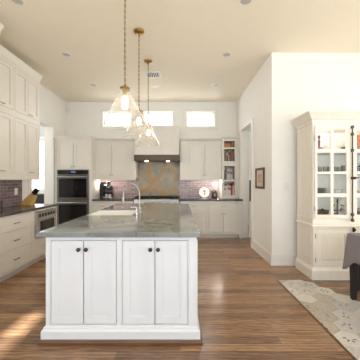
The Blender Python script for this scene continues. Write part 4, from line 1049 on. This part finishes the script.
def cloth():
    bm = bmesh.new(); e = 0.006; zt = TH + 0.002; per = []
    x0, x1, y0_, y1_ = TX0 - e, TX1 + e, TY0 - e, TY1 + e; n = 26
    cor = [(x0, y0_), (x1, y0_), (x1, y1_), (x0, y1_)]
    for i in range(4):
        a, b = Vector(cor[i]), Vector(cor[(i + 1) % 4])
        nrm = Vector(((b - a).y, -(b - a).x)).normalized()
        pn = Vector((((a - Vector(cor[i - 1]))).y, -((a - Vector(cor[i - 1]))).x)).normalized()
        m_ = n if i % 2 == 0 else int(n * 1.8)
        for k in range(m_):
            f = k / m_; p = a.lerp(b, f); dd_ = min(f, 1 - f) * (b - a).length
            dirn = nrm if k else (nrm + pn).normalized()
            per.append((p, dirn, dd_, f, i))
    top = [bm.verts.new((p.x, p.y, zt)) for p, *_ in per]; bm.faces.new(top)
    prev = top
    for lv in range(1, 9):
        g = lv / 8; cur = []
        for idx, (p, d_, dd_, f, i) in enumerate(per):
            ck = math.exp(-(dd_ / 0.10) ** 2)
            drop = 0.285 + 0.15 * ck + 0.012 * math.sin(idx * 0.55)
            out = 0.004 + g * (0.012 + 0.010 * math.sin(idx * 0.9 + i) + 0.035 * ck)
            q = p + d_ * out
            cur.append(bm.verts.new((q.x, q.y, zt - drop * g)))
        m_ = len(per)
        for k in range(m_): bm.faces.new((prev[k], prev[(k + 1) % m_], cur[(k + 1) % m_], cur[k]))
        prev = cur
    return bm
o = obj('tablecloth', cloth(), M['cloth'], smooth=True, solid=0.002, off=1); tag(o, 'grey linen cloth hanging over the dining table edge', 'tablecloth')
t = thing('stool', 'black stool at the far end of the cloth-covered table', 'stool', (2.40, 3.06, 0))
bm = bmesh.new(); box(bm, -0.2, 0.2, -0.17, 0.08, 0.40, 0.44); obj('seat', bm, M['black_wood'], t, bevel=0.01)
for sx in (-1, 1):
    for yy in (-0.14, 0.05):
        cx = sx * 0.17; bm = bmesh.new(); loft(bm, [[(cx + sx * o_ - q, yy - q, z), (cx + sx * o_ + q, yy - q, z), (cx + sx * o_ + q, yy + q, z), (cx + sx * o_ - q, yy + q, z)] for q, z, o_ in ((0.014, 0.001, 0.012), (0.018, 0.399, 0))])
        obj('leg', bm, M['black_wood'], t)

# side room sideboard
t = thing('sideboard', 'dark sideboard under the bright window beyond the left opening', 'sideboard', (-4.2, 6.72, 0))
obj('case', B((-0.6, 0.7, 0.0, 0.42, 0.08, 0.97)), M['black_wood'], t); obj('top', B((-0.62, 0.72, -0.02, 0.43, 0.9705, 1.01)), M['dark_stone'], t, bevel=0.004)
for sx in (-0.55, 0.65):
    for yy in (0.04, 0.38): obj('foot', B((sx - 0.025, sx + 0.025, yy - 0.025, yy + 0.025, 0.001, 0.0795)), M['black_wood'], t)
